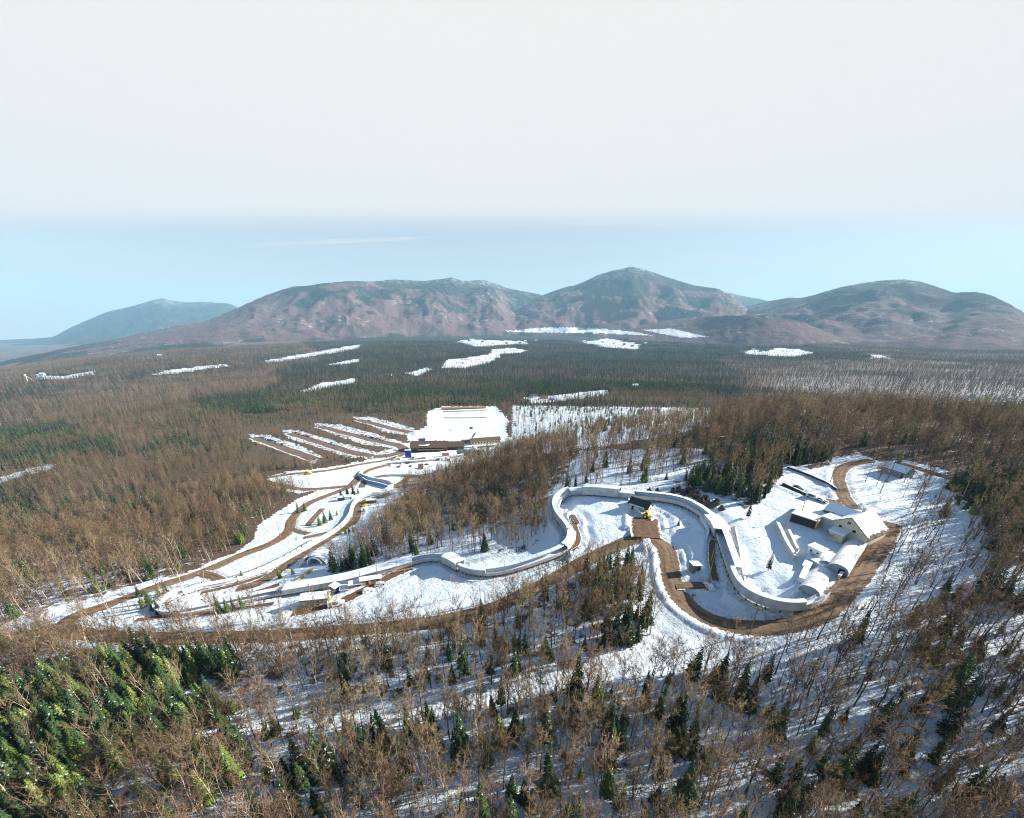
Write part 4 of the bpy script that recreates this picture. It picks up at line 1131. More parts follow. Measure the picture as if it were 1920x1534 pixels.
for (c0, c1, hl, hr, roof, hw, lift) in TSEC:
    hw *= .88
    if roof != 1: hl *= .88; hr *= .88
    a, b_ = tfloat(c0), tfloat(c1)
    ln = max(1, round((b_ - a) / seg)); cuts = np.linspace(a, b_, ln + 1).astype(int)
    for i0, i1 in zip(cuts[:-1], cuts[1:]):
        if i1 - i0 < 2: continue
        big = 'channelwall'
        fl = lift + 0.35
        ch = add_sweep('channel_section', M[big], run, i0, i1, [(-hw, lift), (-hw, lift + hl), (-hw + .28, lift + hl), (-hw + .5, fl), (hw - .5, fl), (hw - .28, lift + hr), (hw, lift + hr), (hw, lift)])
        if roof != 1:
            add_sweep('ice_floor', M['ice'], ch, i0, i1, [(-hw + .46, fl + .02), (-hw + .34, lift + hl * .82), (-hw + .40, lift + hl * .82), (-hw + .62, fl + .06), (hw - .62, fl + .06), (hw - .45, lift + hr * .75), (hw - .38, lift + hr * .75), (hw - .46, fl + .02)])
        if roof == 1:
            jj = rs.uniform(-.035, .035); zl, zr = lift + hl + .12 + jj, lift + hr + .12 + jj
            add_sweep('roof_panel', M['snow'], ch, i0, i1 - 0, [(-hw - .35, zl), (-hw - .35, zl + .22), (0, max(zl, zr) + .34), (hw + .35, zr + .22), (hw + .35, zr)], 1, .09)
        if roof == 3:                       # sunshade over the uphill half, the near half left open
            h = lift + hr + .12 + rs.uniform(-.035, .035); x0 = -hw * .10
            add_sweep('roof_panel', M['snow'], ch, i0, i1, [(x0, h + .10), (x0, h + .30), (hw + .35, h + .22), (hw + .35, h)], 1, .09)
        if roof == 2:                       # short shade roof along the top of the high outer wall
            sgn = -1 if hl > hr else 1; h = lift + max(hl, hr) + .03
            pr = [(sgn * (hw + .25), h), (sgn * (hw + .25), h + .2), (sgn * (hw - 1.25), h + .42), (sgn * (hw - 1.25), h + .22)]
            add_sweep('roof_panel', M['snow'], ch, i0, i1, pr if sgn > 0 else pr[::-1], 1, .09)
        pb = MB()
        for q in np.linspace(i0, i1, 4)[:-1].astype(int):
            for sx in (-hw + .2, hw - .2):
                p = tp(q, sx, 0); pb.tube((p[0], p[1], p[2] - .6), (p[0], p[1], p[2] + lift), .17, n=5)
            p = tp(q, 0, 0); w_ = Vector(tp(q, hw, lift * .5)) - Vector(tp(q, -hw, lift * .5))
            pb.tube(tp(q, -hw, lift - .12), tp(q, hw, lift - .12), .12, n=4)
        pb.build('support_frame', M['darkwood'], ch)
        nsec += 1
print('track sections', nsec)
def dark_underside(c0, c1, x0, x1):
    pass

# open posts and rail on the camera side of the two long straights
def post_rail(label, c0, c1, off, every, h, m, rail=True, name='post_rail', hgt0=0.0):
    a, b_ = tfloat(c0), tfloat(c1)
    root = empty(name, TRK[a], 0, label, 'railing')
    pts = []
    for i in range(a, b_ + 1, every):
        p = TRK[i]; x, y = p[0] + TN[i, 0] * off, p[1] + TN[i, 1] * off
        pts.append((x - TRK[a][0], y - TRK[a][1], float(ground(x, y)[0]) - TRK[a][2]))
    me = MB().box((0, 0, h / 2 - .2), (.28, .28, h + .4)).mesh('post', m)
    for p in pts:
        o = link('post', me, root); o.location = p
    if rail:
        r = MB()
        for p, q in zip(pts[:-1], pts[1:]): r.tube((p[0], p[1], p[2] + h), (q[0], q[1], q[2] + h), .13, n=4)
        r.build('rail', m, root)
    return root
post_rail('cream timber railing beside the upper straight of the sled run', 23.5, 28.2, -4.3, 4, 1.3, M['tan'])
post_rail('cream timber railing below the middle straight of the sled run', 31.3, 33.9, -5.0, 4, 1.4, M['tan'])
post_rail('dark railing along the lower straight of the sled run', 41.8, 46.2, -4.2, 4, 0.9, M['darkwood'])
post_rail('low railing outside the big road loop curve', 1.5, 4.8, -3.6, 4, 1.1, M['tan'])

# ------------------------------------------------------------------ buildings and other things people made
def at_z(u, v, z):
    dx, dy, dz = [float(q) for q in ray(u, v)]; t = (z - ZC) / dz; return np.array([dx * t, dy * t, z])
def heading(p, q): return math.atan2(q[1] - p[1], q[0] - p[0])
def part(name, mb, m, parent, label=None, loc=None, rz=None):
    o = mb.build(name, M[m] if isinstance(m, str) else m, parent)
    if loc is not None: o.location = loc
    if rz is not None: o.rotation_euler = (0, 0, rz)
    if label: o['label'] = label
    return o
def window(parent, x, y, z, w_, h, face, frame='white'):
    """framed window set proud of a wall; face: direction the wall looks to (radians)"""
    f = MB()
    t = .09
    for cx, cz, sx, sz in ((-w_ / 2, 0, t, h + t), (w_ / 2, 0, t, h + t)): f.box((cx, 0, cz), (sx, .10, sz))
    for cz in (-h / 2, h / 2): f.box((0, 0, cz), (w_ - t - .004, .10, t))
    o = f.build('window', M[frame], parent); o.location = (x, y, z); o.rotation_euler = (0, 0, face + math.pi / 2)
    g = MB().box((0, 0.01, 0), (w_ - t - .006, .05, h - t - .004)).build('pane', M['glass'], o)
    return o
def gable(parent, x0, x1, y0, y1, h, rh, wall='cream', roof='brownroof', along='y', over=.5, snow=.0, xr=None, name_wall='wall'):
    """gabled block: ridge along y (or x)"""
    if along == 'x':
        # build in a turned frame
        cx, cy = (x0 + x1) / 2, (y0 + y1) / 2
        e = (cx, cy, 0, math.pi / 2); lx0, lx1, ly0, ly1 = -(y1 - y0) / 2, (y1 - y0) / 2, -(x1 - x0) / 2, (x1 - x0) / 2
    else:
        e = (0, 0, 0, 0); lx0, lx1, ly0, ly1 = x0, x1, y0, y1
    xr = (lx0 + lx1) / 2 if xr is None else xr
    hl, hr = h if isinstance(h, tuple) else (h, h)
    def put(o): o.location = (e[0], e[1], 0); o.rotation_euler = (0, 0, e[3]); return o
    w_ = put(MB().prism([(lx0, -1.5), (lx1, -1.5), (lx1, hr), (xr, rh), (lx0, hl)], ly0, ly1).build(name_wall, M[wall], parent))
    sl, sr = (rh - hl) / (xr - lx0), (rh - hr) / (lx1 - xr); t = .18; lf = .012
    rf = MB().prism([(lx0 - over, hl - over * sl + lf), (xr, rh + lf), (lx1 + over, hr - over * sr + lf), (lx1 + over, hr - over * sr + t + lf), (xr, rh + t + lf), (lx0 - over, hl - over * sl + t + lf)], ly0 - over, ly1 + over)
    r = put(rf.build('roof', M[roof], parent))
    if snow:
        for side, s0 in ((0, sl), (1, sr)):
            # a quilt of snow with a ragged lower edge
            g = random.Random(int(abs(x0 * 31 + y0 * 17 + rh * 7)) + side); b = MB(); n = 14; Y0, Y1 = ly0 - over + .1, ly1 + over - .1
            top = []; low = []
            for k in range(n + 1):
                y = Y0 + (Y1 - Y0) * k / n
                run_ = (xr - lx0 if side == 0 else lx1 - xr) + over
                d = run_ * (snow + g.uniform(-.10, .02)) if snow < .98 else run_ - .04
                sg = -1 if side == 0 else 1
                top.append((xr, y, rh + t + lf + .16)); low.append((xr + sg * d, y, rh - d * s0 + t + lf + .14))
            o0 = len(b.v); b.v += top + low; m_ = n + 1
            b.v += [(p[0], p[1], p[2] - .12) for p in top] + [(p[0], p[1], p[2] - .12) for p in low]
            for k in range(n):
                q = (k, k + 1, m_ + k + 1, m_ + k); b.f.append(q if side == 0 else q[::-1])
                q = (m_ + k, m_ + k + 1, 3 * m_ + k + 1, 3 * m_ + k); b.f.append(q if side == 0 else q[::-1])
            b.f.append((0, m_, 3 * m_, 2 * m_)); b.f.append((n, 2 * m_ + n, 3 * m_ + n, m_ + n))
            s_ = b.build('snow_layer', M['snow'], r)
    return w_, r

# --- start house
pa, pb_ = px(1583, 1012), px(1636, 985)
HA = heading(pa, pb_) - math.pi / 2
hz = ground(SITE_HOUSE[0], SITE_HOUSE[1])[0]
o = empty('start_house', (pa[0], pa[1], hz), HA, 'cream gabled start house with snow on its brown roof', 'house')
gable(o, -4.6, 6.4, 0, 13.5, (5.6, 3.4), 8.6, 'cream', 'brownroof', over=.7, snow=.93, xr=0)
gable(o, -12, 1.2, 7.5, 14.2, 4.8, 7.4, 'cream', 'brownroof', along='x', over=.6, snow=.9, name_wall='wing_wall')
part('annex_wall', MB().box((-7.0, 3.6, 1.6), (4.7, 6.0, 6.4)), 'greywall', o, 'grey windowless annex wall')
part('annex_roof', MB().box((-7.0, 3.6, 4.96), (5.3, 6.6, .3)), 'snow', o)
part('porch', MB().box((-1.6, -1.9, .8), (4.6, 3.7, 3.2)), 'cream', o)
part('porch_roof', MB().poly([(-4.3, -4.1, 2.5), (1.1, -4.1, 2.5), (1.1, -.08, 3.3), (-4.3, -.08, 3.3)]).poly([(-4.3, -4.1, 2.75), (1.1, -4.1, 2.75), (1.1, -.08, 3.6), (-4.3, -.08, 3.6)]).poly([(-4.3, -4.1, 2.5), (1.1, -4.1, 2.5), (1.1, -4.1, 2.75), (-4.3, -4.1, 2.75)]), 'snow', o)
for x, z in ((-.4, 6.3), (-2.6, 3.9), (1.9, 3.9)): window(o, x, -.04, z, 1.3, 1.2, -math.pi / 2)
for k in range(6): window(o, 6.44, 1.2 + k * 2.1, 2.2, .9, .8, 0)
part('chimney', MB().box((-1.3, 11, 8.6), (.9, .9, 2.2)), 'concrete', o)
part('stair', MB().poly([(-3.6, -6.4, -.2), (-2.0, -6.4, -.2), (-2.0, -3.8, 1.3), (-3.6, -3.8, 1.3)]).box((-3.6, -5.1, 1.1), (.12, 2.8, .5)).box((-2.0, -5.1, 1.1), (.12, 2.8, .5)), 'greywall', o)

# --- flat roofed building with a snow covered deck
zt = float(SITE_DECK[2]) + 3.4
cs = [at_z(1484, 962, zt), at_z(1533, 978, zt), at_z(1573, 957, zt), at_z(1514, 938, zt)]
c0 = sum(cs) / 4
o = empty('flat_roof_hall', (c0[0], c0[1], zt - 3.4), 0, 'flat roofed hall with deep snow on top and a timber parapet', 'building')
L4 = [c - c0 for c in cs]
def prismq(q, z0, z1):
    b = MB(); lo = [(p[0], p[1], z0) for p in q]; hi = [(p[0], p[1], z1) for p in q]
    b.poly(hi); b.poly(lo[::-1])
    for i in range(4): b.poly([lo[i], lo[(i + 1) % 4], hi[(i + 1) % 4], hi[i]])
    return b
part('wall', prismq([p * .97 for p in L4], -2.5, 3.2), 'darkwood', o)  # dark wall colour stands in for the shade on the front
part('roof_snow', prismq(L4, 3.204, 3.55), 'snow', o)
d = L4[2] - L4[1]; ang = math.atan2(d[1], d[0]); md_ = (L4[1] + L4[2]) / 2
part('parapet', MB().box((0, 0, 0), (float(np.hypot(d[0], d[1])) + 1.0, .5, 3.4)), 'tan', o, 'tan timber parapet wall', (md_[0] * 1.03, md_[1] * 1.03, 2.3), ang)
d = L4[1] - L4[0]; ang = math.atan2(d[1], d[0]); ln_ = float(np.hypot(d[0], d[1]))
pm = MB().box((0, 0, 0), (.22, .2, 2.9)).mesh('wall_post', M['darkroof'])
for k in range(9):
    q = L4[0] + d * (k + .5) / 9; pp = link('wall_post', pm, o); pp.location = (q[0] * .985, q[1] * .985 - .1, 1.6); pp.rotation_euler = (0, 0, ang)

# --- vaulted start halls
def vault(u0, v0, u1, v1, rad, label, wallh=1.5, door=True):
    a, b = px(u0, v0), px(u1, v1)
    ln = float(np.hypot(*(b - a)[:2])); rz = heading(a, b) - math.pi / 2
    zz = min(ground(a[0], a[1])[0], ground(b[0], b[1])[0])
    o = empty('vaulted_hall', (a[0], a[1], zz), rz, label, 'hall')
    n = 12; prof = [(-rad, wallh)] + [(-rad * math.cos(math.pi * k / n), wallh + rad * .70 * math.sin(math.pi * k / n)) for k in range(1, n)] + [(rad, wallh)]
    inner = [(x * .955, wallh + (z - wallh) * .95) for x, z in prof[::-1]]
    bays = max(3, int(ln / 3.2))
    for k in range(bays):
        y0, y1 = ln * k / bays + .02, ln * (k + 1) / bays - .02
        r = MB().prism(prof + inner, y0, y1); part('roof_panel', r, 'vault', o)
    part('side_wall', MB().box((-rad + .1, ln / 2, wallh / 2 - .8), (.3, ln, wallh + 1.58)).box((rad - .1, ln / 2, wallh / 2 - .8), (.3, ln, wallh + 1.58)), 'concrete', o)
    ends = [(x * .93, wallh + (z - wallh) * .93) for x, z in prof] 
    e = MB().prism([(-rad * .93, -1.0)] + ends + [(rad * .93, -1.0)], .35, .6); part('end_wall', e, 'endwall', o)
    e = MB().prism([(-rad * .93, -1.0)] + ends + [(rad * .93, -1.0)], ln - .6, ln - .35); part('end_wall', e, 'endwall', o)
    if door: part('door', MB().box((rad * .35, .30, 1.0), (1.5, .08, 2.2)), 'black', o)
    return o
M['vault'] = mat('vault', (0.84, 0.84, 0.86), 0.55, 0.05, 0.5)
M['endwall'] = mat('endwall', (0.30, 0.36, 0.42), 0.7, 0.1, 0.7)
vault(1567, 1077, 1606, 1018, 2.9, 'upper of the two white vaulted halls below the start house')
vault(1515, 1114, 1548, 1066, 2.9, 'lower white vaulted hall where the sled run begins', door=False)
vault(1549, 1064, 1561, 1044, 2.5, 'short narrow white vault continuing the lower hall uphill', 1.0, False)
# --- small sheds and walls left of the halls
def shed(u, v, size, rz, label, wall='cream', roof='snow', h=2.4, name='shed', cat='shed', tilt=.25, win=0, door=True):
    p = gpx(u, v); sx, sy = size
    o = empty(name, p, rz, label, cat)
    part('wall', MB().prism([(-sx / 2, -1.0), (sx / 2, -1.0), (sx / 2, h), (-sx / 2, h + tilt)], -sy / 2, sy / 2), wall, o)
    q = .3; s_ = tilt / sx
    part('roof', MB().prism([(-sx / 2 - q, h + tilt + q * s_ + .01), (sx / 2 + q, h - q * s_ + .01), (sx / 2 + q, h - q * s_ + .26), (-sx / 2 - q, h + tilt + q * s_ + .26)], -sy / 2 - q, sy / 2 + q), roof, o)
    if door: part('door', MB().box((sx * .22, -sy / 2 - .03, .85), (.9, .07, 1.9)), 'darkwood', o)
    for k in range(win): window(o, -sx / 2 + sx * (k + .5) / (win + .0), -sy / 2 - .04, h * .6, .8, .8, -math.pi / 2)
    return o
shed(1529, 1042, (4.4, 3.6), HA, 'little open fronted timekeeping hut beside the vaulted halls', 'white', 'snow', 2.8, win=2, door=False)
shed(1531, 1057, (5.5, 2.6), HA, 'low white flat hut just below the open fronted hut', 'white', 'snow', 1.6, door=False)
def plank_wall(p_list, h, t, label, m, cat='wall', name='low_wall', cap=None, dz=0.0):
    P = [gpx(u, v) for u, v in p_list]; L_ = catmull(P, 2.0) if len(P) > 2 else np.array([P[0] + (P[1] - P[0]) * k / 10 for k in range(11)])
    L_[:, 2] = smooth1(ground(L_[:, 0], L_[:, 1]), 5)
    o = empty(name, L_[0], 0, label, cat); b = MB(); c = MB(); q0 = L_[0]
    Td = np.gradient(L_[:, :2], axis=0); Td /= np.linalg.norm(Td, axis=1)[:, None]; Nd = np.stack([Td[:, 1], -Td[:, 0]], 1)
    for bb, z0, z1, tt in ((b, -.8, h, t), (c, h + .004, h + .22, t + .3)):
        n = len(L_)
        for i in range(n):
            for sx, zz in ((-tt / 2, z0), (-tt / 2, z1), (tt / 2, z1), (tt / 2, z0)):
                bb.v.append((L_[i, 0] + Nd[i, 0] * sx - q0[0], L_[i, 1] + Nd[i, 1] * sx - q0[1], L_[i, 2] + zz - q0[2] + dz))
        for i in range(n - 1):
            for k in range(4):
                j = (k + 1) % 4; bb.f.append((i * 4 + k, i * 4 + j, i * 4 + 4 + j, i * 4 + 4 + k))
        bb.f.append((3, 2, 1, 0)); bb.f.append(tuple((n - 1) * 4 + k for k in range(4)))
    part('wall', b, m, o)
    if cap: part('cap', c, cap, o)
    return o
plank_wall([(1503,1070),(1514,1048),(1524,1026)], 1.6, .5, 'narrow snow topped wall left of the vaulted halls', 'concrete', cap='snow')
plank_wall([(1652,984),(1632,1012),(1600,1050),(1571,1087)], 1.5, .6, 'cream roadside wall below the start house', 'cream', cap='snow')
plank_wall([(1456,985),(1463,1000),(1474,1025),(1490,1050)], 1.7, .8, 'white snow covered wall winding down the slope left of the start house', 'concrete', cap='snow')
plank_wall([(1500,1094),(1511,1070),(1522,1050)], 1.4, 1.4, 'raised snowy walkway along the left side of the lower vaulted hall', 'white', 'walkway', 'walkway', 'snow')
plank_wall([(1478,998),(1485,1015),(1494,1035)], 1.2, .5, 'short wall beside a shaded hollow below the flat roofed hall', 'concrete', cap='snow')
plank_wall([(1340,965),(1322,955),(1298,942),(1280,935)], .9, .4, 'low snow topped wall behind the upper curve', 'concrete', cap='snow')
plank_wall([(1378,985),(1385,1020),(1392,1070),(1400,1110)], .8, .35, 'thin snow capped kerb wall right of the upper straight', 'concrete', cap='snow')
plank_wall([(1313,975),(1326,1000),(1324,1012)], 1.6, .5, 'white wall left of the canopy on the upper straight', 'white', cap='snow')
plank_wall([(1467,908),(1490,919),(1520,933),(1550,946)], 1.0, .4, 'long dark rail fence along the access road', 'darkwood', 'fence', 'rail_fence', 'snow')
plank_wall([(1475,878),(1510,890),(1540,904),(1568,920)], .9, .3, 'snowy fence above the access road', 'darkwood', 'fence', 'rail_fence', 'snow')

# yellow panel and little booth by the shaded run
p = gpx(1336, 1042)
o = empty('yellow_barrier', p, heading(px(1331, 1055), px(1338, 1028)), 'yellow barrier panel standing by the shaded side of the run', 'barrier')
part('panel', MB().box((0, 0, .7), (7.0, .25, 1.8)), 'yellow', o); part('foot', MB().box((-3, 0, -.1), (.4, 1.0, .3)).box((3, 0, -.1), (.4, 1.0, .3)), 'concrete', o)
plank_wall([(1340,1040),(1335,1060),(1330,1085),(1326,1105)], .9, .3, 'yellow railing wall down the left side of the shaded lane', 'gold')
shed(1302, 1068, (3.0, 2.6), .1, 'tiny green hut with a long shadow inside the road loop', 'greenwall', 'snow', 2.2) if M.setdefault('greenwall', mat('greenwall', (0.20, 0.24, 0.14), 0.8)) else None

# --- hut at the upper hairpin
p = SITE_TURN; hz = ground(p[0], p[1])[0]
o = empty('curve_hut', (p[0], p[1], hz), heading(px(1196, 950), px(1228, 958)), 'dark roofed hut with cream end wall at the top of the yard', 'hut')
gable(o, -4.6, 4.6, -2.8, 2.8, 2.6, 5.0, 'cream', 'darkroof', along='x', over=.5)
part('eave_snow', MB().box((-.5, -3.15, 2.62), (7.5, .9, .25)), 'snow', o)
for y in (-1.1, 1.0): window(o, 4.64, y, 1.6, .9, .9, 0, 'cream')
part('door', MB().box((-2.5, -2.84, .9), (1.0, .06, 2.0)), 'black', o)
plank_wall([(1178,942),(1186,952),(1196,962),(1205,970)], 1.6, .5, 'snow topped ramp wall running down to the yellow loader', 'concrete', cap='snow')
def wheel(parent, x, y, z, r, w_=.35):
    o = MB().tube((x, y - w_ / 2, z), (x, y + w_ / 2, z), r, n=10).build('wheel', M['black'], parent); return o
p = gpx(1213, 969)
o = empty('loader', p, heading(px(1206, 966), px(1218, 970)), 'yellow wheel loader parked in the muddy yard', 'loader')
part('body', MB().prism([(-2.1, .7), (1.0, .7), (1.0, 1.5), (-.2, 1.7), (-2.1, 1.9)], -.9, .9), 'yellow', o)
cb = part('cab', MB().prism([(-.7, 1.7), (.8, 1.6), (.6, 2.9), (-.6, 2.9)], -.75, .75), 'yellow', o); part('pane', MB().prism([(-.55, 1.9), (.66, 1.8), (.52, 2.7), (-.48, 2.7)], -.77, .77), 'glass', cb)
part('arm', MB().box((1.7, -.6, 1.1), (2.0, .18, .3)).box((1.7, .6, 1.1), (2.0, .18, .3)), 'yellow', o)
part('bucket', MB().prism([(2.6, .1), (3.5, .1), (2.9, .3), (2.75, 1.1), (2.6, 1.1)], -1.2, 1.2), 'steel', o)
for x in (-1.4, .7):
    for y in (-.95, .95): wheel(o, x, y, .65, .65)

# --- cottage behind
hz = ground(SITE_COTTAGE[0], SITE_COTTAGE[1])[0]
o = empty('cottage', (SITE_COTTAGE[0], SITE_COTTAGE[1], hz), heading(px(1664, 886), px(1694, 896)), 'grey green cottage with a snowy roof at the top of the hill', 'cottage')
gable(o, -5, 5, -3.2, 3.2, 2.9, 4.9, 'teal', 'brownroof', along='x', over=.5, snow=.99) if M.setdefault('teal', mat('teal', (0.20, 0.26, 0.27), 0.8)) else None
for x in (-3, 0, 2.6): window(o, x, -3.24, 1.6, 1.0, 1.0, -math.pi / 2)
part('door', MB().box((4.1, -3.23, 1.0), (.9, .06, 2.0)), 'darkwood', o)
p = gpx(1693, 893)
o = empty('storage_tank', p, 0, 'upright tan storage tank beside the cottage', 'tank')
part('body', MB().tube((0, 0, -.5), (0, 0, 3.2), 1.0, n=14), 'tan', o); part('lid', MB().tube((0, 0, 3.21), (0, 0, 3.8), 1.08, .2, n=14), 'snow', o)

# --- low cream building beside the lower road
p0, p1 = px(566, 1141), px(616, 1132)
o = empty('cream_bunkhouse', (p0[0], p0[1], ground(*((p0 + p1) / 2)[:2])[0]), heading(p0, p1), 'long low cream building with four small dark windows and a snowy roof', 'building')
LN = float(np.hypot(*(p1 - p0)[:2]))
gable(o, 0, LN, .0, 4.6, 3.4, 4.6, 'creamy', 'brownroof', along='x', over=.4, snow=.99) if M.setdefault('creamy', mat('creamy', (0.62, 0.57, 0.36), 0.8)) else None
for k in range(4): window(o, LN * (.28 + .18 * k), -.04, 2.0, .7, .8, -math.pi / 2, 'creamy')
part('fascia', MB().box((LN / 2, -.46, 3.2), (LN + .8, .1, .3)), 'brownroof', o)
# pavilion with blue front, store huts and stacked timber below the middle straight
shed(630, 1108, (3.2, 3.0), -.5, 'small pavilion with a blue front at the end of the roofed straight', 'blue', 'snow', 2.8, name='pavilion', cat='pavilion', door=False)
shed(652, 1106, (5.5, 3.4), .25, 'white roofed open store below the roofed straight', 'tan', 'snow', 1.7, door=False)
shed(668, 1102, (5.0, 2.8), .3, 'brown store hut under the middle straight', 'wood', 'snow', 1.9)
shed(686, 1097, (4.0, 2.6), .35, 'narrow tan hut by the bend of the bare dirt lane', 'tan', 'snow', 2.1)
shed(705, 1090, (4.5, 2.4), .3, 'last little store hut along the middle straight', 'wood', 'snow', 1.6)

# --- tunnel mouth with its yellow beam
p = gpx(590, 1060); rz = heading(px(590, 1060), px(604, 1048)) - math.pi / 2
o = empty('tunnel_portal', p, rz, 'arched white tunnel portal with a dark mouth at the foot of the bank', 'tunnel')
n = 10; R1, R0 = 4.2, 3.4
arc = [(R1 * math.cos(math.pi * k / n), .6 + R1 * math.sin(math.pi * k / n)) for k in range(n + 1)]; arci = [(R0 * math.cos(math.pi * k / n), .6 + R0 * math.sin(math.pi * k / n)) for k in range(n, -1, -1)]
part('ring', MB().prism([(R1, -1)] + arc + [(-R1, -1), (-R0, -1)] + arci + [(R0, -1)], 0, 9.0), 'white', o)
part('mouth_dark', MB().prism([(R0 - .02, -1)] + [(x * .99, z) for x, z in arci[::-1]] + [(-R0 + .02, -1)], 7.6, 7.9), 'black', o)  # black plate across the vault paints the darkness inside the tunnel
b = MB(); m_ = 14                       # earth and snow heaped over the vault
for k in range(m_ + 1):
    t = math.pi * k / m_
    for y, s_ in ((.5, 1.0), (5, 1.12), (11, .7)):
        b.v.append((math.cos(t) * (R1 + 2.2) * s_, y, -1 + math.sin(t) * (R1 + 2.0) * s_))
for k in range(m_):
    for j in range(2): b.f.append((k * 3 + j, k * 3 + j + 1, k * 3 + 4 + j, k * 3 + 3 + j))
part('snow_mound', b, 'snow', o)
p0, p1 = gpx(588, 1068), gpx(551, 1095)
o = empty('yellow_beam', p0, heading(p0, p1), 'long yellow rail sloping down from the tunnel mouth', 'rail')
ln = float(np.hypot(*(p1 - p0)[:2])); dz_ = float(p1[2] - p0[2])
b = MB(); b.poly([(0, -.5, .9), (ln, -.5, dz_ + .9), (ln, .5, dz_ + .9), (0, .5, .9)]); b.poly([(0, -.5, .3), (ln, -.5, dz_ + .3), (ln, -.5, dz_ + .9), (0, -.5, .9)]); b.poly([(0, .5, .9), (ln, .5, dz_ + .9), (ln, .5, dz_ + .3), (0, .5, .3)]); b.poly([(ln, -.5, dz_ + .3), (ln, .5, dz_ + .3), (ln, .5, dz_ + .9), (ln, -.5, dz_ + .9)])
part('beam', b, 'gold', o)
for k in range(5):
    f = (k + .5) / 5; part('leg', MB().box((ln * f, 0, dz_ * f - .2), (.3, .8, 1.2)), 'darkwood', o)
shed(572, 1058, (4.2, 3.0), .6, 'small cream hut left of the tunnel mouth', 'cream', 'snow', 2.0)

# --- lodge at the foot of the hill
p0, p1 = px(771, 848), px(838, 846)
lz = ground(SITE_LODGE[0], SITE_LODGE[1])[0]
LA = heading(p0, p1)
LL = float(np.hypot(*(p1 - p0)[:2]))
o = empty('lodge', (p0[0], p0[1], lz), LA, 'long brown roofed lodge at the foot of the hill beside the stadium', 'lodge')
gable(o, 0, LL, 0, 17, 5.2, 10.0, 'darkwood', 'brownroof', along='x', over=1.2)
gable(o, LL + .3, LL + 19, 5, 17, 4.6, 8.4, 'darkwood', 'brownroof', along='x', over=1.0)
part('balcony', MB().box((LL * .55, -1.6, 2.2), (LL * .7, 2.2, .3)).box((LL * .55, -2.6, 2.9), (LL * .7, .12, 1.1)), 'wood', o)
for k in range(9): window(o, 3 + k * (LL - 6) / 8, -.05, 3.6, 2.4, 1.6, -math.pi / 2, 'wood')
for k in range(4): window(o, LL + 3 + k * 4.4, 4.95, 2.8, 2.2, 1.4, -math.pi / 2, 'wood')
part('snow_patch', MB().poly([(9, 1.2, 6.6), (20, .6, 6.5), (22, 4.0, 7.6), (19, 5.5, 8.2), (17, 2.6, 7.2), (9, 2.4, 7.1)]), 'snow', o)
part('chimney', MB().box((28, 8.5, 9.6), (1.6, 1.6, 3.2)), 'concrete', o); part('chimney', MB().box((38, 8.5, 9.6), (1.2, 1.2, 2.6)), 'concrete', o)
def hall(u0, v0, u1, v1, dep, h, rh, wall, roof, label, name='long_shed', cat='building', win=0, over=.8, snow=0.0):
    a, b = px(u0, v0), px(u1, v1); ln = float(np.hypot(*(b - a)[:2]))
    o = empty(name, (a[0], a[1], ground(*((a + b) / 2)[:2])[0]), heading(a, b), label, cat)
    gable(o, 0, ln, 0, dep, h, rh, wall, roof, along='x', over=over, snow=snow)
    for k in range(win): window(o, ln * (k + .5) / win, -.05, h * .55, min(2.4, ln / win * .5), h * .35, -math.pi / 2, 'wood')
    return o
hall(866, 833, 884, 832, 8, 3.2, 5.2, 'creamy', 'brownroof', 'short cream hall with snow on its roof right of the lodge', win=4, snow=.7)
hall(884, 836, 938, 829, 11, 4.4, 7.0, 'creamy', 'brownroof', 'long brown roofed wing reaching right behind the trees', win=10)
hall(857, 854, 901, 852, 9, 2.8, 5.0, 'greywall', 'greenroof', 'low building with a wide grey green roof in front of the lodge', win=6)
hall(831, 856, 841, 855, 6, 2.6, 4.4, 'wood', 'redroof', 'small red roofed shed in front of the lodge') if M.setdefault('redroof', mat('redroof', (0.22, 0.07, 0.04), 0.8)) else None
hall(786, 831, 797, 830, 5, 2.8, 4.0, 'darkwood', 'blue', 'blue roofed hut behind the lodge')
p = gpx(766, 857)
o = empty('blue_tower_wall', p, LA, 'tall dark blue wall beside the lodge entrance', 'wall')
part('wall', MB().box((0, 0, 4.0), (6.4, 2.6, 9.0)), 'blue', o); part('cap', MB().box((0, 0, 8.6), (6.8, 3.0, .2)), 'snow', o)
p = gpx(889, 842)
o = empty('dome', p, 0, 'pale round dome tent behind the green roofed building', 'tent')
b = MB()
for k in range(7):
    t = math.pi / 2 * k / 6
    for i in range(14):
        a_ = 2 * math.pi * i / 14; b.v.append((3.6 * math.cos(t) * math.cos(a_), 3.6 * math.cos(t) * math.sin(a_), 1.6 + 3.6 * math.sin(t)))
for k in range(6):
    for i in range(14): j = (i + 1) % 14; b.f.append((k * 14 + i, k * 14 + j, k * 14 + 14 + j, k * 14 + 14 + i))
part('cover', b, mat('tent', (0.62, 0.50, 0.50), 0.6), o); part('base', MB().tube((0, 0, -.5), (0, 0, 1.62), 3.62, n=14), 'greywall', o)
p = gpx(789, 879)
o = empty('timber_ramp', p, LA + .15, 'brown timber ramp with a yellow top in the snowy yard', 'ramp')
part('deck', MB().poly([(-2.6, -4, .2), (2.6, -4, .2), (2.6, 5, 2.6), (-2.6, 5, 2.6)]).poly([(-2.6, 5, 2.6), (2.6, 5, 2.6), (2.6, 5, -.5), (-2.6, 5, -.5)]), 'brownroof', o); part('top_wall', MB().box((0, 5.3, 2.6), (5.2, .5, 2.0)), 'yellow', o)
M['netting'] = mat('netting', (0.50, 0.56, 0.58), 0.7)
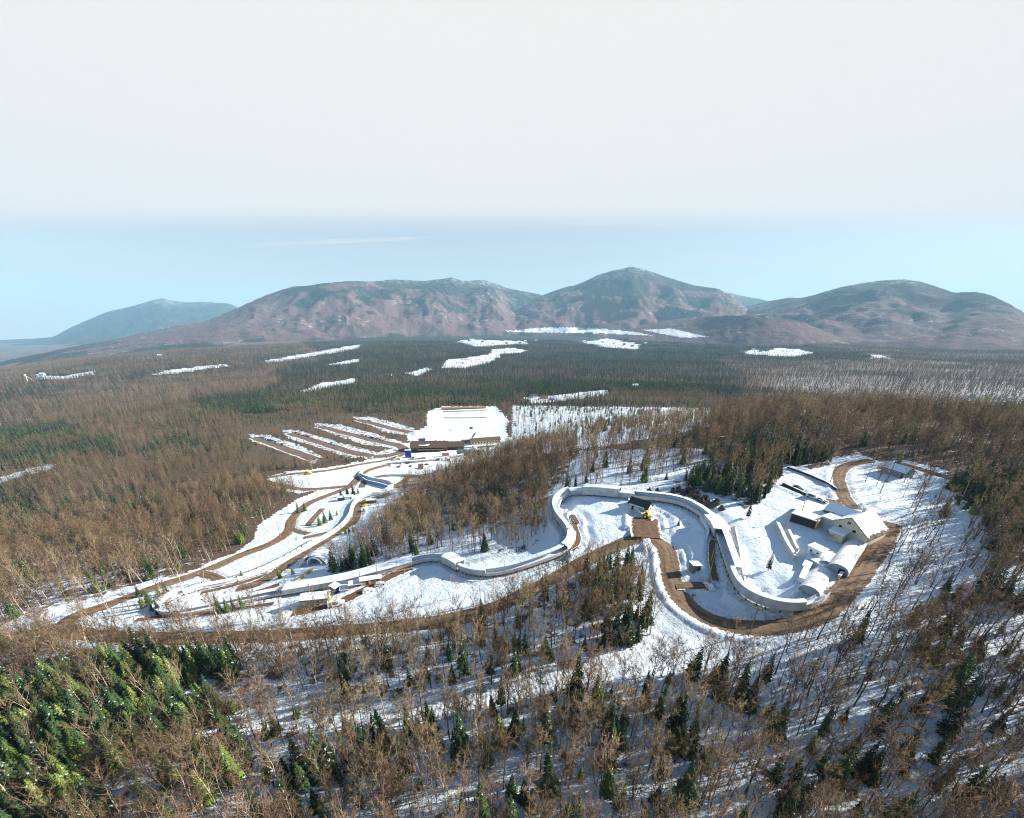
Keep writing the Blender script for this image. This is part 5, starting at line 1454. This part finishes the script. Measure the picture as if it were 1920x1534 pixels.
plank_wall([(722,893),(760,893),(800,892),(815,889)], 2.0, .3, 'pale screen wall along the lowest bend of the run', 'netting')
plank_wall([(674,894),(690,905),(712,911),(734,917)], 2.4, .4, 'outer wall of the lowest curve with blue shade painted in', 'shadewall', cap='snow') if M.setdefault('shadewall', mat('shadewall', (0.25, 0.36, 0.45), 0.7)) else None  # wall colour carries the blue of its shade
for u, v, s_, m1_, lb in ((640, 938, (4.5, 3.5), 'blue', 'small blue fronted hut among the young spruces'), (655, 936, (6, 3.5), 'white', 'white hut by the spruces in the lower loop'), (817, 860, (3.5, 3), 'yellow', 'yellow kiosk in front of the lodge'), (827, 862, (3.2, 3), 'white', 'white kiosk beside the yellow kiosk'),
        (697, 942, (7, 3.5), 'redroof', 'rust red container at the edge of the wooded bank'), (747, 862, (4, 3.5), 'yellow', 'yellow hut by the road to the lodge'), (841, 861, (3.2, 3), 'greywall', 'grey kiosk right of the white kiosk')):
    shed(u, v, s_, .2, lb, m1_, 'snow', 2.6)
# stadium: shooting range walls
plank_wall([(830,773),(870,772),(913,770)], 2.2, .6, 'far dark target wall across the snowy stadium', 'greywall')
plank_wall([(831,786),(870,785),(913,784)], 1.6, .6, 'near dark target wall across the snowy stadium', 'greywall')
hall(828, 769, 911, 766, 6, 2.4, 3.8, 'wood', 'tanroof', 'long tan roofed shelter behind the stadium targets') if M.setdefault('tanroof', mat('tanroof', (0.34, 0.20, 0.09), 0.8)) else None
plank_wall([(873,834),(885,823),(892,811)], 1.2, .6, 'dark fence crossing the corner of the stadium', 'darkwood', 'fence', 'stadium_fence')

# ------------------------------------------------------------------ vehicles
def car_mesh(name, col, L_=4.5, W=1.8, H=1.45, van=False):
    b = MB(); mi = []
    def add(fn, m): k = len(b.f); fn(); mi.extend([m] * (len(b.f) - k))
    hw = W / 2
    if van: prof = [(-L_ / 2, .35), (L_ / 2, .35), (L_ / 2, 1.0), (L_ / 2 - .9, 1.15), (L_ / 2 - 1.5, H), (-L_ / 2, H)]
    else: prof = [(-L_ / 2, .35), (L_ / 2, .35), (L_ / 2, .75), (L_ * .22, .9), (L_ * .06, H), (-L_ * .33, H), (-L_ * .44, .95), (-L_ / 2, .9)]
    add(lambda: b.prism(prof, -hw, hw), 0)
    wz = H - .22
    add(lambda: b.prism([(-L_ * .36, .92), (L_ * .14, .92), (L_ * .04, wz), (-L_ * .31, wz)], -hw - .01, hw + .01), 1)
    for x in (-L_ * .3, L_ * .3):
        for y in (-hw, hw): add(lambda: b.tube((x, y - .11, .33), (x, y + .11, .33), .33, n=8), 2)
    me = b.mesh(name, None)
    for m in (col, M['glass'], M['black']): me.materials.append(m)
    me.polygons.foreach_set('material_index', np.array(mi, np.int32)); return me
def car_thing(u, v, rz, col, label, cat='car', name='parked_car', van=False, size=1.0, group=None):
    """near vehicle with body, windows and wheels of its own"""
    p = gpx(u, v); o = empty(name, (p[0], p[1], p[2] + .12), rz, label, cat, group); o.scale = (size,) * 3
    L_, W, H = (5.4, 2.0, 2.2) if van else (4.6, 1.85, 1.6); hw = W / 2
    prof = [(-L_ / 2, .35), (L_ / 2, .35), (L_ / 2, 1.0), (L_ / 2 - .9, 1.15), (L_ / 2 - 1.5, H), (-L_ / 2, H)] if van else [(-L_ / 2, .35), (L_ / 2, .35), (L_ / 2, .75), (L_ * .22, .95), (L_ * .06, H), (-L_ * .33, H), (-L_ * .44, 1.0), (-L_ / 2, .9)]
    part('body', MB().prism(prof, -hw, hw), col, o)
    part('side_window', MB().prism([(-L_ * .36, 1.0), (L_ * .14, 1.0), (L_ * .04, H - .25), (-L_ * .31, H - .25)], -hw - .01, hw + .01), 'glass', o)
    for x in (-L_ * .3, L_ * .3):
        for y in (-hw, hw): wheel(o, x, y, .36, .36, .24)
    return o
AR = heading(px(1500, 922), px(1560, 941))
car_thing(1524, 935, AR, 'white', 'white van parked by the corner of the flat roofed hall', 'van', 'parked_van', True)
car_thing(1540, 942, AR, 'white', 'white pickup sized car nearest the bend behind the flat roofed hall')
car_thing(1434 + 61, 917, AR, 'black', 'dark car parked along the rail fence')
car_thing(685, 958, 2.2, 'white', 'white van standing on the service road among the lower curves', 'van', 'parked_van', True)
car_thing(687, 949, .6, 'yellow', 'small yellow machine at the edge of the service road', 'tractor', 'small_tractor')
car_thing(631, 1134, .3, 'white', 'white truck parked beside the long cream building', 'truck', 'parked_truck', True, 1.15)
car_thing(690, 1108, .5, 'white', 'white car in the lay-by below the middle straight')
car_thing(712, 1096, .5, 'greywall', 'grey car on the bare dirt lane near the store huts')
car_thing(1328, 1103, 1.6, 'white', 'white car in the shaded lane beside the big curve')
car_thing(577, 889, .2, 'yellow', 'yellow bus on the road by the birches', 'bus', 'school_bus', True, 1.4)
car_thing(884, 803, .4, 'black', 'dark snow groomer standing on the stadium snow', 'groomer', 'snow_groomer', True)
car_thing(845, 806, 1.2, 'black', 'small dark machine alone in the middle of the stadium', 'snowmobile', 'snowmobile', False, .7)
cols = [M['white'], M['black'], M['greywall'], M['blue'], M['red'], M['steel'], M['darkroof']]
CM = [car_mesh('parked_car', c) for c in cols]
CW = ['white', 'black', 'grey', 'blue', 'red', 'silver', 'dark grey']
lanes = [l_ for nm, w_, l_ in ROADL if nm == 'parking_lane']
rg = random.Random(5)
spots = []
for k, (f0, f1, side, n_) in enumerate([(0, 0.03, .35, 1), (1, .02, .28, 1), (1, .62, .95, 1), (2, .28, .6, 1), (0, .5, .9, 1)]): pass
for li, f0, f1, side, step, word in ((0, .04, .5, 1, 3.2, 'lowest parking lane'), (1, .02, .30, 1, 3.0, 'second parking lane'), (1, .35, .62, 1, 7.0, 'second parking lane'), (2, .40, .62, 1, 3.0, 'long curved parking lane'), (3, .1, .5, 1, 7.0, 'topmost parking lane')):
    l_ = lanes[li]; T_ = np.gradient(l_[:, :2], axis=0); T_ /= np.linalg.norm(T_, axis=1)[:, None]
    a, b = int(len(l_) * f0), int(len(l_) * f1); i = a
    while i < b:
        if rg.random() < .72:
            wd = 15.5
            q = l_[i]; nx, ny = -T_[i, 1] * -1, T_[i, 0] * -1
            x, y = q[0] + -T_[i, 1] * side * (wd / 2 - 1.5), q[1] + T_[i, 0] * side * (wd / 2 - 1.5)
            c = rg.randrange(len(CM)); o = link('parked_car', CM[c]); o.location = (x, y, float(q[2]) + .12)
            o.rotation_euler = (0, 0, math.atan2(T_[i, 1], T_[i, 0]) + math.pi / 2 + rg.uniform(-.08, .08))
            tag(o, '%s car in the row along the %s below the woods' % (CW[c], word), 'car', '%s cars along the %s' % (CW[c], word))
        i += max(2, int(step / 1.2 + .5))
for u, v, c in ((742,868,1),(755,871,0),(764,869,6),(770,875,1),(748,876,3),(778,866,2),(800,868,1),(812,873,0),(775,860,6),(905,846,1),(915,842,0),(925,840,1),(735,873,0)):
    p = gpx(u, v); o = link('parked_car', CM[c]); o.location = (p[0], p[1], p[2] + .05); o.rotation_euler = (0, 0, rg.uniform(0, 3))
    tag(o, '%s car on the trampled snow in front of the lodge' % CW[c], 'car', '%s cars in front of the lodge' % CW[c])

# ------------------------------------------------------------------ poles
def pole(u, v, h, label, arm=True, name='utility_pole', cat='pole', lean=0.0):
    p = gpx(u, v); o = empty(name, p, rg.uniform(0, 3), label, cat); o.rotation_euler = (0, lean, o.rotation_euler[2])
    part('shaft', MB().tube((0, 0, -.5), (0, 0, h), .17, .11, 7), 'wood', o)
    if arm: part('crossarm', MB().box((0, 0, h - .7), (2.0, .16, .18)), 'wood', o)
    else: part('lamp', MB().box((.5, 0, h - .1), (1.1, .3, .16)), 'steel', o)
pole(1181, 1056, 9, 'thin pole on the snow above the brown road')
pole(1223, 1112, 10, 'thin pole left of the vertical stretch of road')
pole(1405, 1191, 10, 'pole in front of the outermost bend of the road')
pole(1508, 1198, 12, 'tall leaning pole below the road right of the outermost bend')
pole(1573, 1180, 14, 'tallest pole at the lower right of the road loop')
pole(901, 1135, 9, 'pole on the snow below the S bend')
pole(583, 1118, 7, 'lamp post behind the long cream building', False, 'lamp_post', 'lamp')
pole(1498, 975, 8, 'slim pole rising from the flat roofed hall front', False, 'lamp_post', 'lamp')
pole(1468, 1000, 9, 'pole on the slope left of the start house')
pole(1610, 1062, 9, 'lamp post at the roadside wall', False, 'lamp_post', 'lamp')
pole(1556, 905, 9, 'pole beside the climbing access road')
pole(1650, 925, 11, 'pole among the thin trees behind the start house')
pole(527, 1010, 12, 'tall pole beside the lower snow bend')
pole(1265, 925, 8, 'lamp post above the upper curve', False, 'lamp_post', 'lamp')

# ------------------------------------------------------------------ rocks
def rock(seed, s):
    g = np.random.default_rng(seed); me = bpy.data.meshes.new('rock'); b = MB()
    n, m_ = 9, 6
    for k in range(m_ + 1):
        t = math.pi * (k / m_ - .5)
        for i in range(n):
            a_ = 2 * math.pi * i / n; r = 1 + g.normal(0, .2)
            b.v.append((s * r * math.cos(t) * math.cos(a_), s * .8 * r * math.cos(t) * math.sin(a_), s * 1.1 * r * math.sin(t)))
    for k in range(m_):
        for i in range(n): j = (i + 1) % n; b.f.append((k * n + i, k * n + j, k * n + n + j, k * n + n + i))
    return b.mesh('rock', M['rock'])
RK = [rock(i, 1.0) for i in range(5)]
for i, (u, v, s_) in enumerate([(1262,924,1.6),(1272,921,2.0),(1280,927,1.8),(1289,923,2.3),(1297,930,2.0),(1306,934,2.4),(1313,941,2.2),(1321,938,1.8),(1326,948,2.2),(1335,950,1.9),(1344,946,1.7),(1352,956,1.6),(1300,920,1.5),(1232,921,1.2),(1217,923,1.4)]):
    p = gpx(u, v); o = link('rock', RK[i % 5]); o.location = (p[0], p[1], p[2] + s_ * .2); o.scale = (s_, s_, s_ * 1.1); o.rotation_euler = (0, 0, i * 1.3)
    tag(o, 'dark craggy rock jutting from the snowy bank above the upper curve', 'rock', 'crags above the upper curve')

# ------------------------------------------------------------------ lone trees on open snow
def lone(u, v, kind, sc, label, ev=True, cat='tree', name=None):
    p = gpx(u, v); mm_ = (SPR if ev else BARE)[kind]
    root = empty(name or ('evergreen_tree' if ev else 'bare_tree'), (p[0], p[1], p[2] - .1), rg.uniform(0, 6), label, cat); root.scale = (sc,) * 3
    link('trunk', mm_[0], root); link('crown', mm_[1], root)
    global LASTLONE; LASTLONE = root
lone(1402, 972, 4, .55, 'lone bushy pine high on the white slope beside the canopy')
lone(1440, 1070, 4, .50, 'lone pine with spreading boughs in the middle of the white slope')
lone(1768, 968, 2, .75, 'snow dusted spruce standing alone right of the start house')
lone(1683, 872, 5, .70, 'green spruce directly behind the cottage')
lone(1272, 985, 3, .35, 'tiny spruce on the snow island inside the road loop')
lone(1203, 1062, 3, .3, 'tiny spruce beside the pole above the clump of evergreens')
lone(525, 1084, 5, .55, 'round yellow green spruce beside the lower service road')
lone(550, 1076, 3, .5, 'young spruce on the snow left of the yellow rail')
for lab, lst in (('dark spruce in the row on the far left snow beside the lowest curve', [(262,1118,0,.5),(280,1130,0,.6),(288,1142,1,.7),(300,1150,0,.6)]), ('yellow green spruce among the darker row by the lowest curve', [(270,1140,5,.55)]),
        ('spruce in the short row on the snow below the lower straight', [(413,1150,1,.75),(428,1147,0,.6),(440,1144,1,.5),(455,1141,0,.55)]), ('young spruce at the edge of the lowest curve near the brown road', [(300,1118,3,.55),(312,1112,0,.5)]),
        ('spruce in the cluster beside the blue fronted hut', [(640,932,0,.6),(663,928,0,.75),(672,925,3,.6),(645,938,3,.5)]), ('yellowish spruce in the middle of the cluster by the blue fronted hut', [(652,929,5,.7)]),
        ('bright green spruce of the pair in the lower loop', [(600,985,5,.7),(610,980,5,.75)]), ('lone dark spruce right of the bright green pair', [(621,975,0,.6)]), ('smallest spruce by the blue shadow in the lower loop', [(632,966,3,.5)]), ('narrow spruce by the climbing road in the lower loop', [(560,962,1,.7)]), ('short dark spruce by the climbing road in the lower loop', [(572,958,0,.6)]),
        ('tiny spruce in front of the roofed straight', [(606,1102,3,.35)]), ('little spruce in the row of four along the service road', [(640,1002,3,.45),(648,1000,3,.5),(655,998,3,.45),(663,997,3,.5)]), ('tiny spruce in front of the lowest curve wall', [(696,930,3,.35)]), ('small green spruce on the lowest snowfield', [(446,1090,3,.5)]), ('small yellowish spruce on the lowest snowfield', [(456,1086,5,.5)])):
    for u, v, k, s_ in lst:
        lone(u, v, k, s_, lab)
        if len(lst) > 1: LASTLONE['group'] = lab.replace('spruce', 'spruces', 1)

# ------------------------------------------------------------------ farms and houses on the plain
hm = {}
for wn, rn in (('white', 'snow'), ('cream', 'brownroof'), ('red', 'snow'), ('greywall', 'darkroof'), ('tan', 'brownroof')):
    hm[wn] = rn
far = [(866,641,'white'),(880,640,'cream'),(905,642,'tan'),(925,645,'white'),(950,645,'greywall'),(975,644,'tan'),(985,641,'white'),(935,672,'red'),(945,674,'cream'),(1005,640,'white'),(1025,650,'tan'),(1095,641,'white'),(1110,640,'cream'),(1130,642,'red'),(1150,645,'white'),(1170,647,'greywall'),(1185,650,'cream'),(1210,645,'white'),
 (1398,659,'tan'),(1412,657,'white'),(1425,660,'cream'),(1440,656,'greywall'),(1285,632,'cream'),(1305,629,'white'),(1320,633,'tan'),(1000,746,'greywall'),(1020,748,'brown'),(1035,750,'white'),(1190,726,'white'),(80,703,'white'),(120,701,'cream'),(300,668,'white'),(275,672,'greywall'),(730,705,'cream')]
for i, (u, v, wn) in enumerate(far):
    if wn == 'brown': wn = 'tan'
    p = px(u, v); dist = float(np.hypot(p[0], p[1])); s_ = min(1.6, max(.9, dist / 2600))
    o = empty('farmhouse', p, rg.uniform(-.5, .5), '%s walled house on the far snowy plain' % {'greywall': 'grey'}.get(wn, wn), 'house', '%s walled houses on the far plain' % {'greywall': 'grey'}.get(wn, wn)); o.scale = (s_,) * 3
    gable(o, -8, 8, -5, 5, 5, 9, wn, hm[wn], along='x', over=.6)
    for x in (-4, 0, 4): window(o, x, -5.05, 2.8, 2.0, 1.8, -math.pi / 2)
p = px(52, 716)
o = empty('ski_jump_tower', p, 0, 'slim white tower standing above the dark woods on the far left', 'tower')
o.scale = (.55,) * 3
part('shaft', MB().box((0, 0, 18), (6, 6, 40)), 'white', o); part('cabin', MB().box((0, 0, 40), (10, 9, 5)), 'white', o); part('ramp', MB().poly([(3.1, -2, 36), (40, -2, 8), (40, 2, 8), (3.1, 2, 36)]).poly([(3.1, -2, 34.5), (40, -2, 6.5), (40, -2, 8), (3.1, -2, 36)]), 'concrete', o)
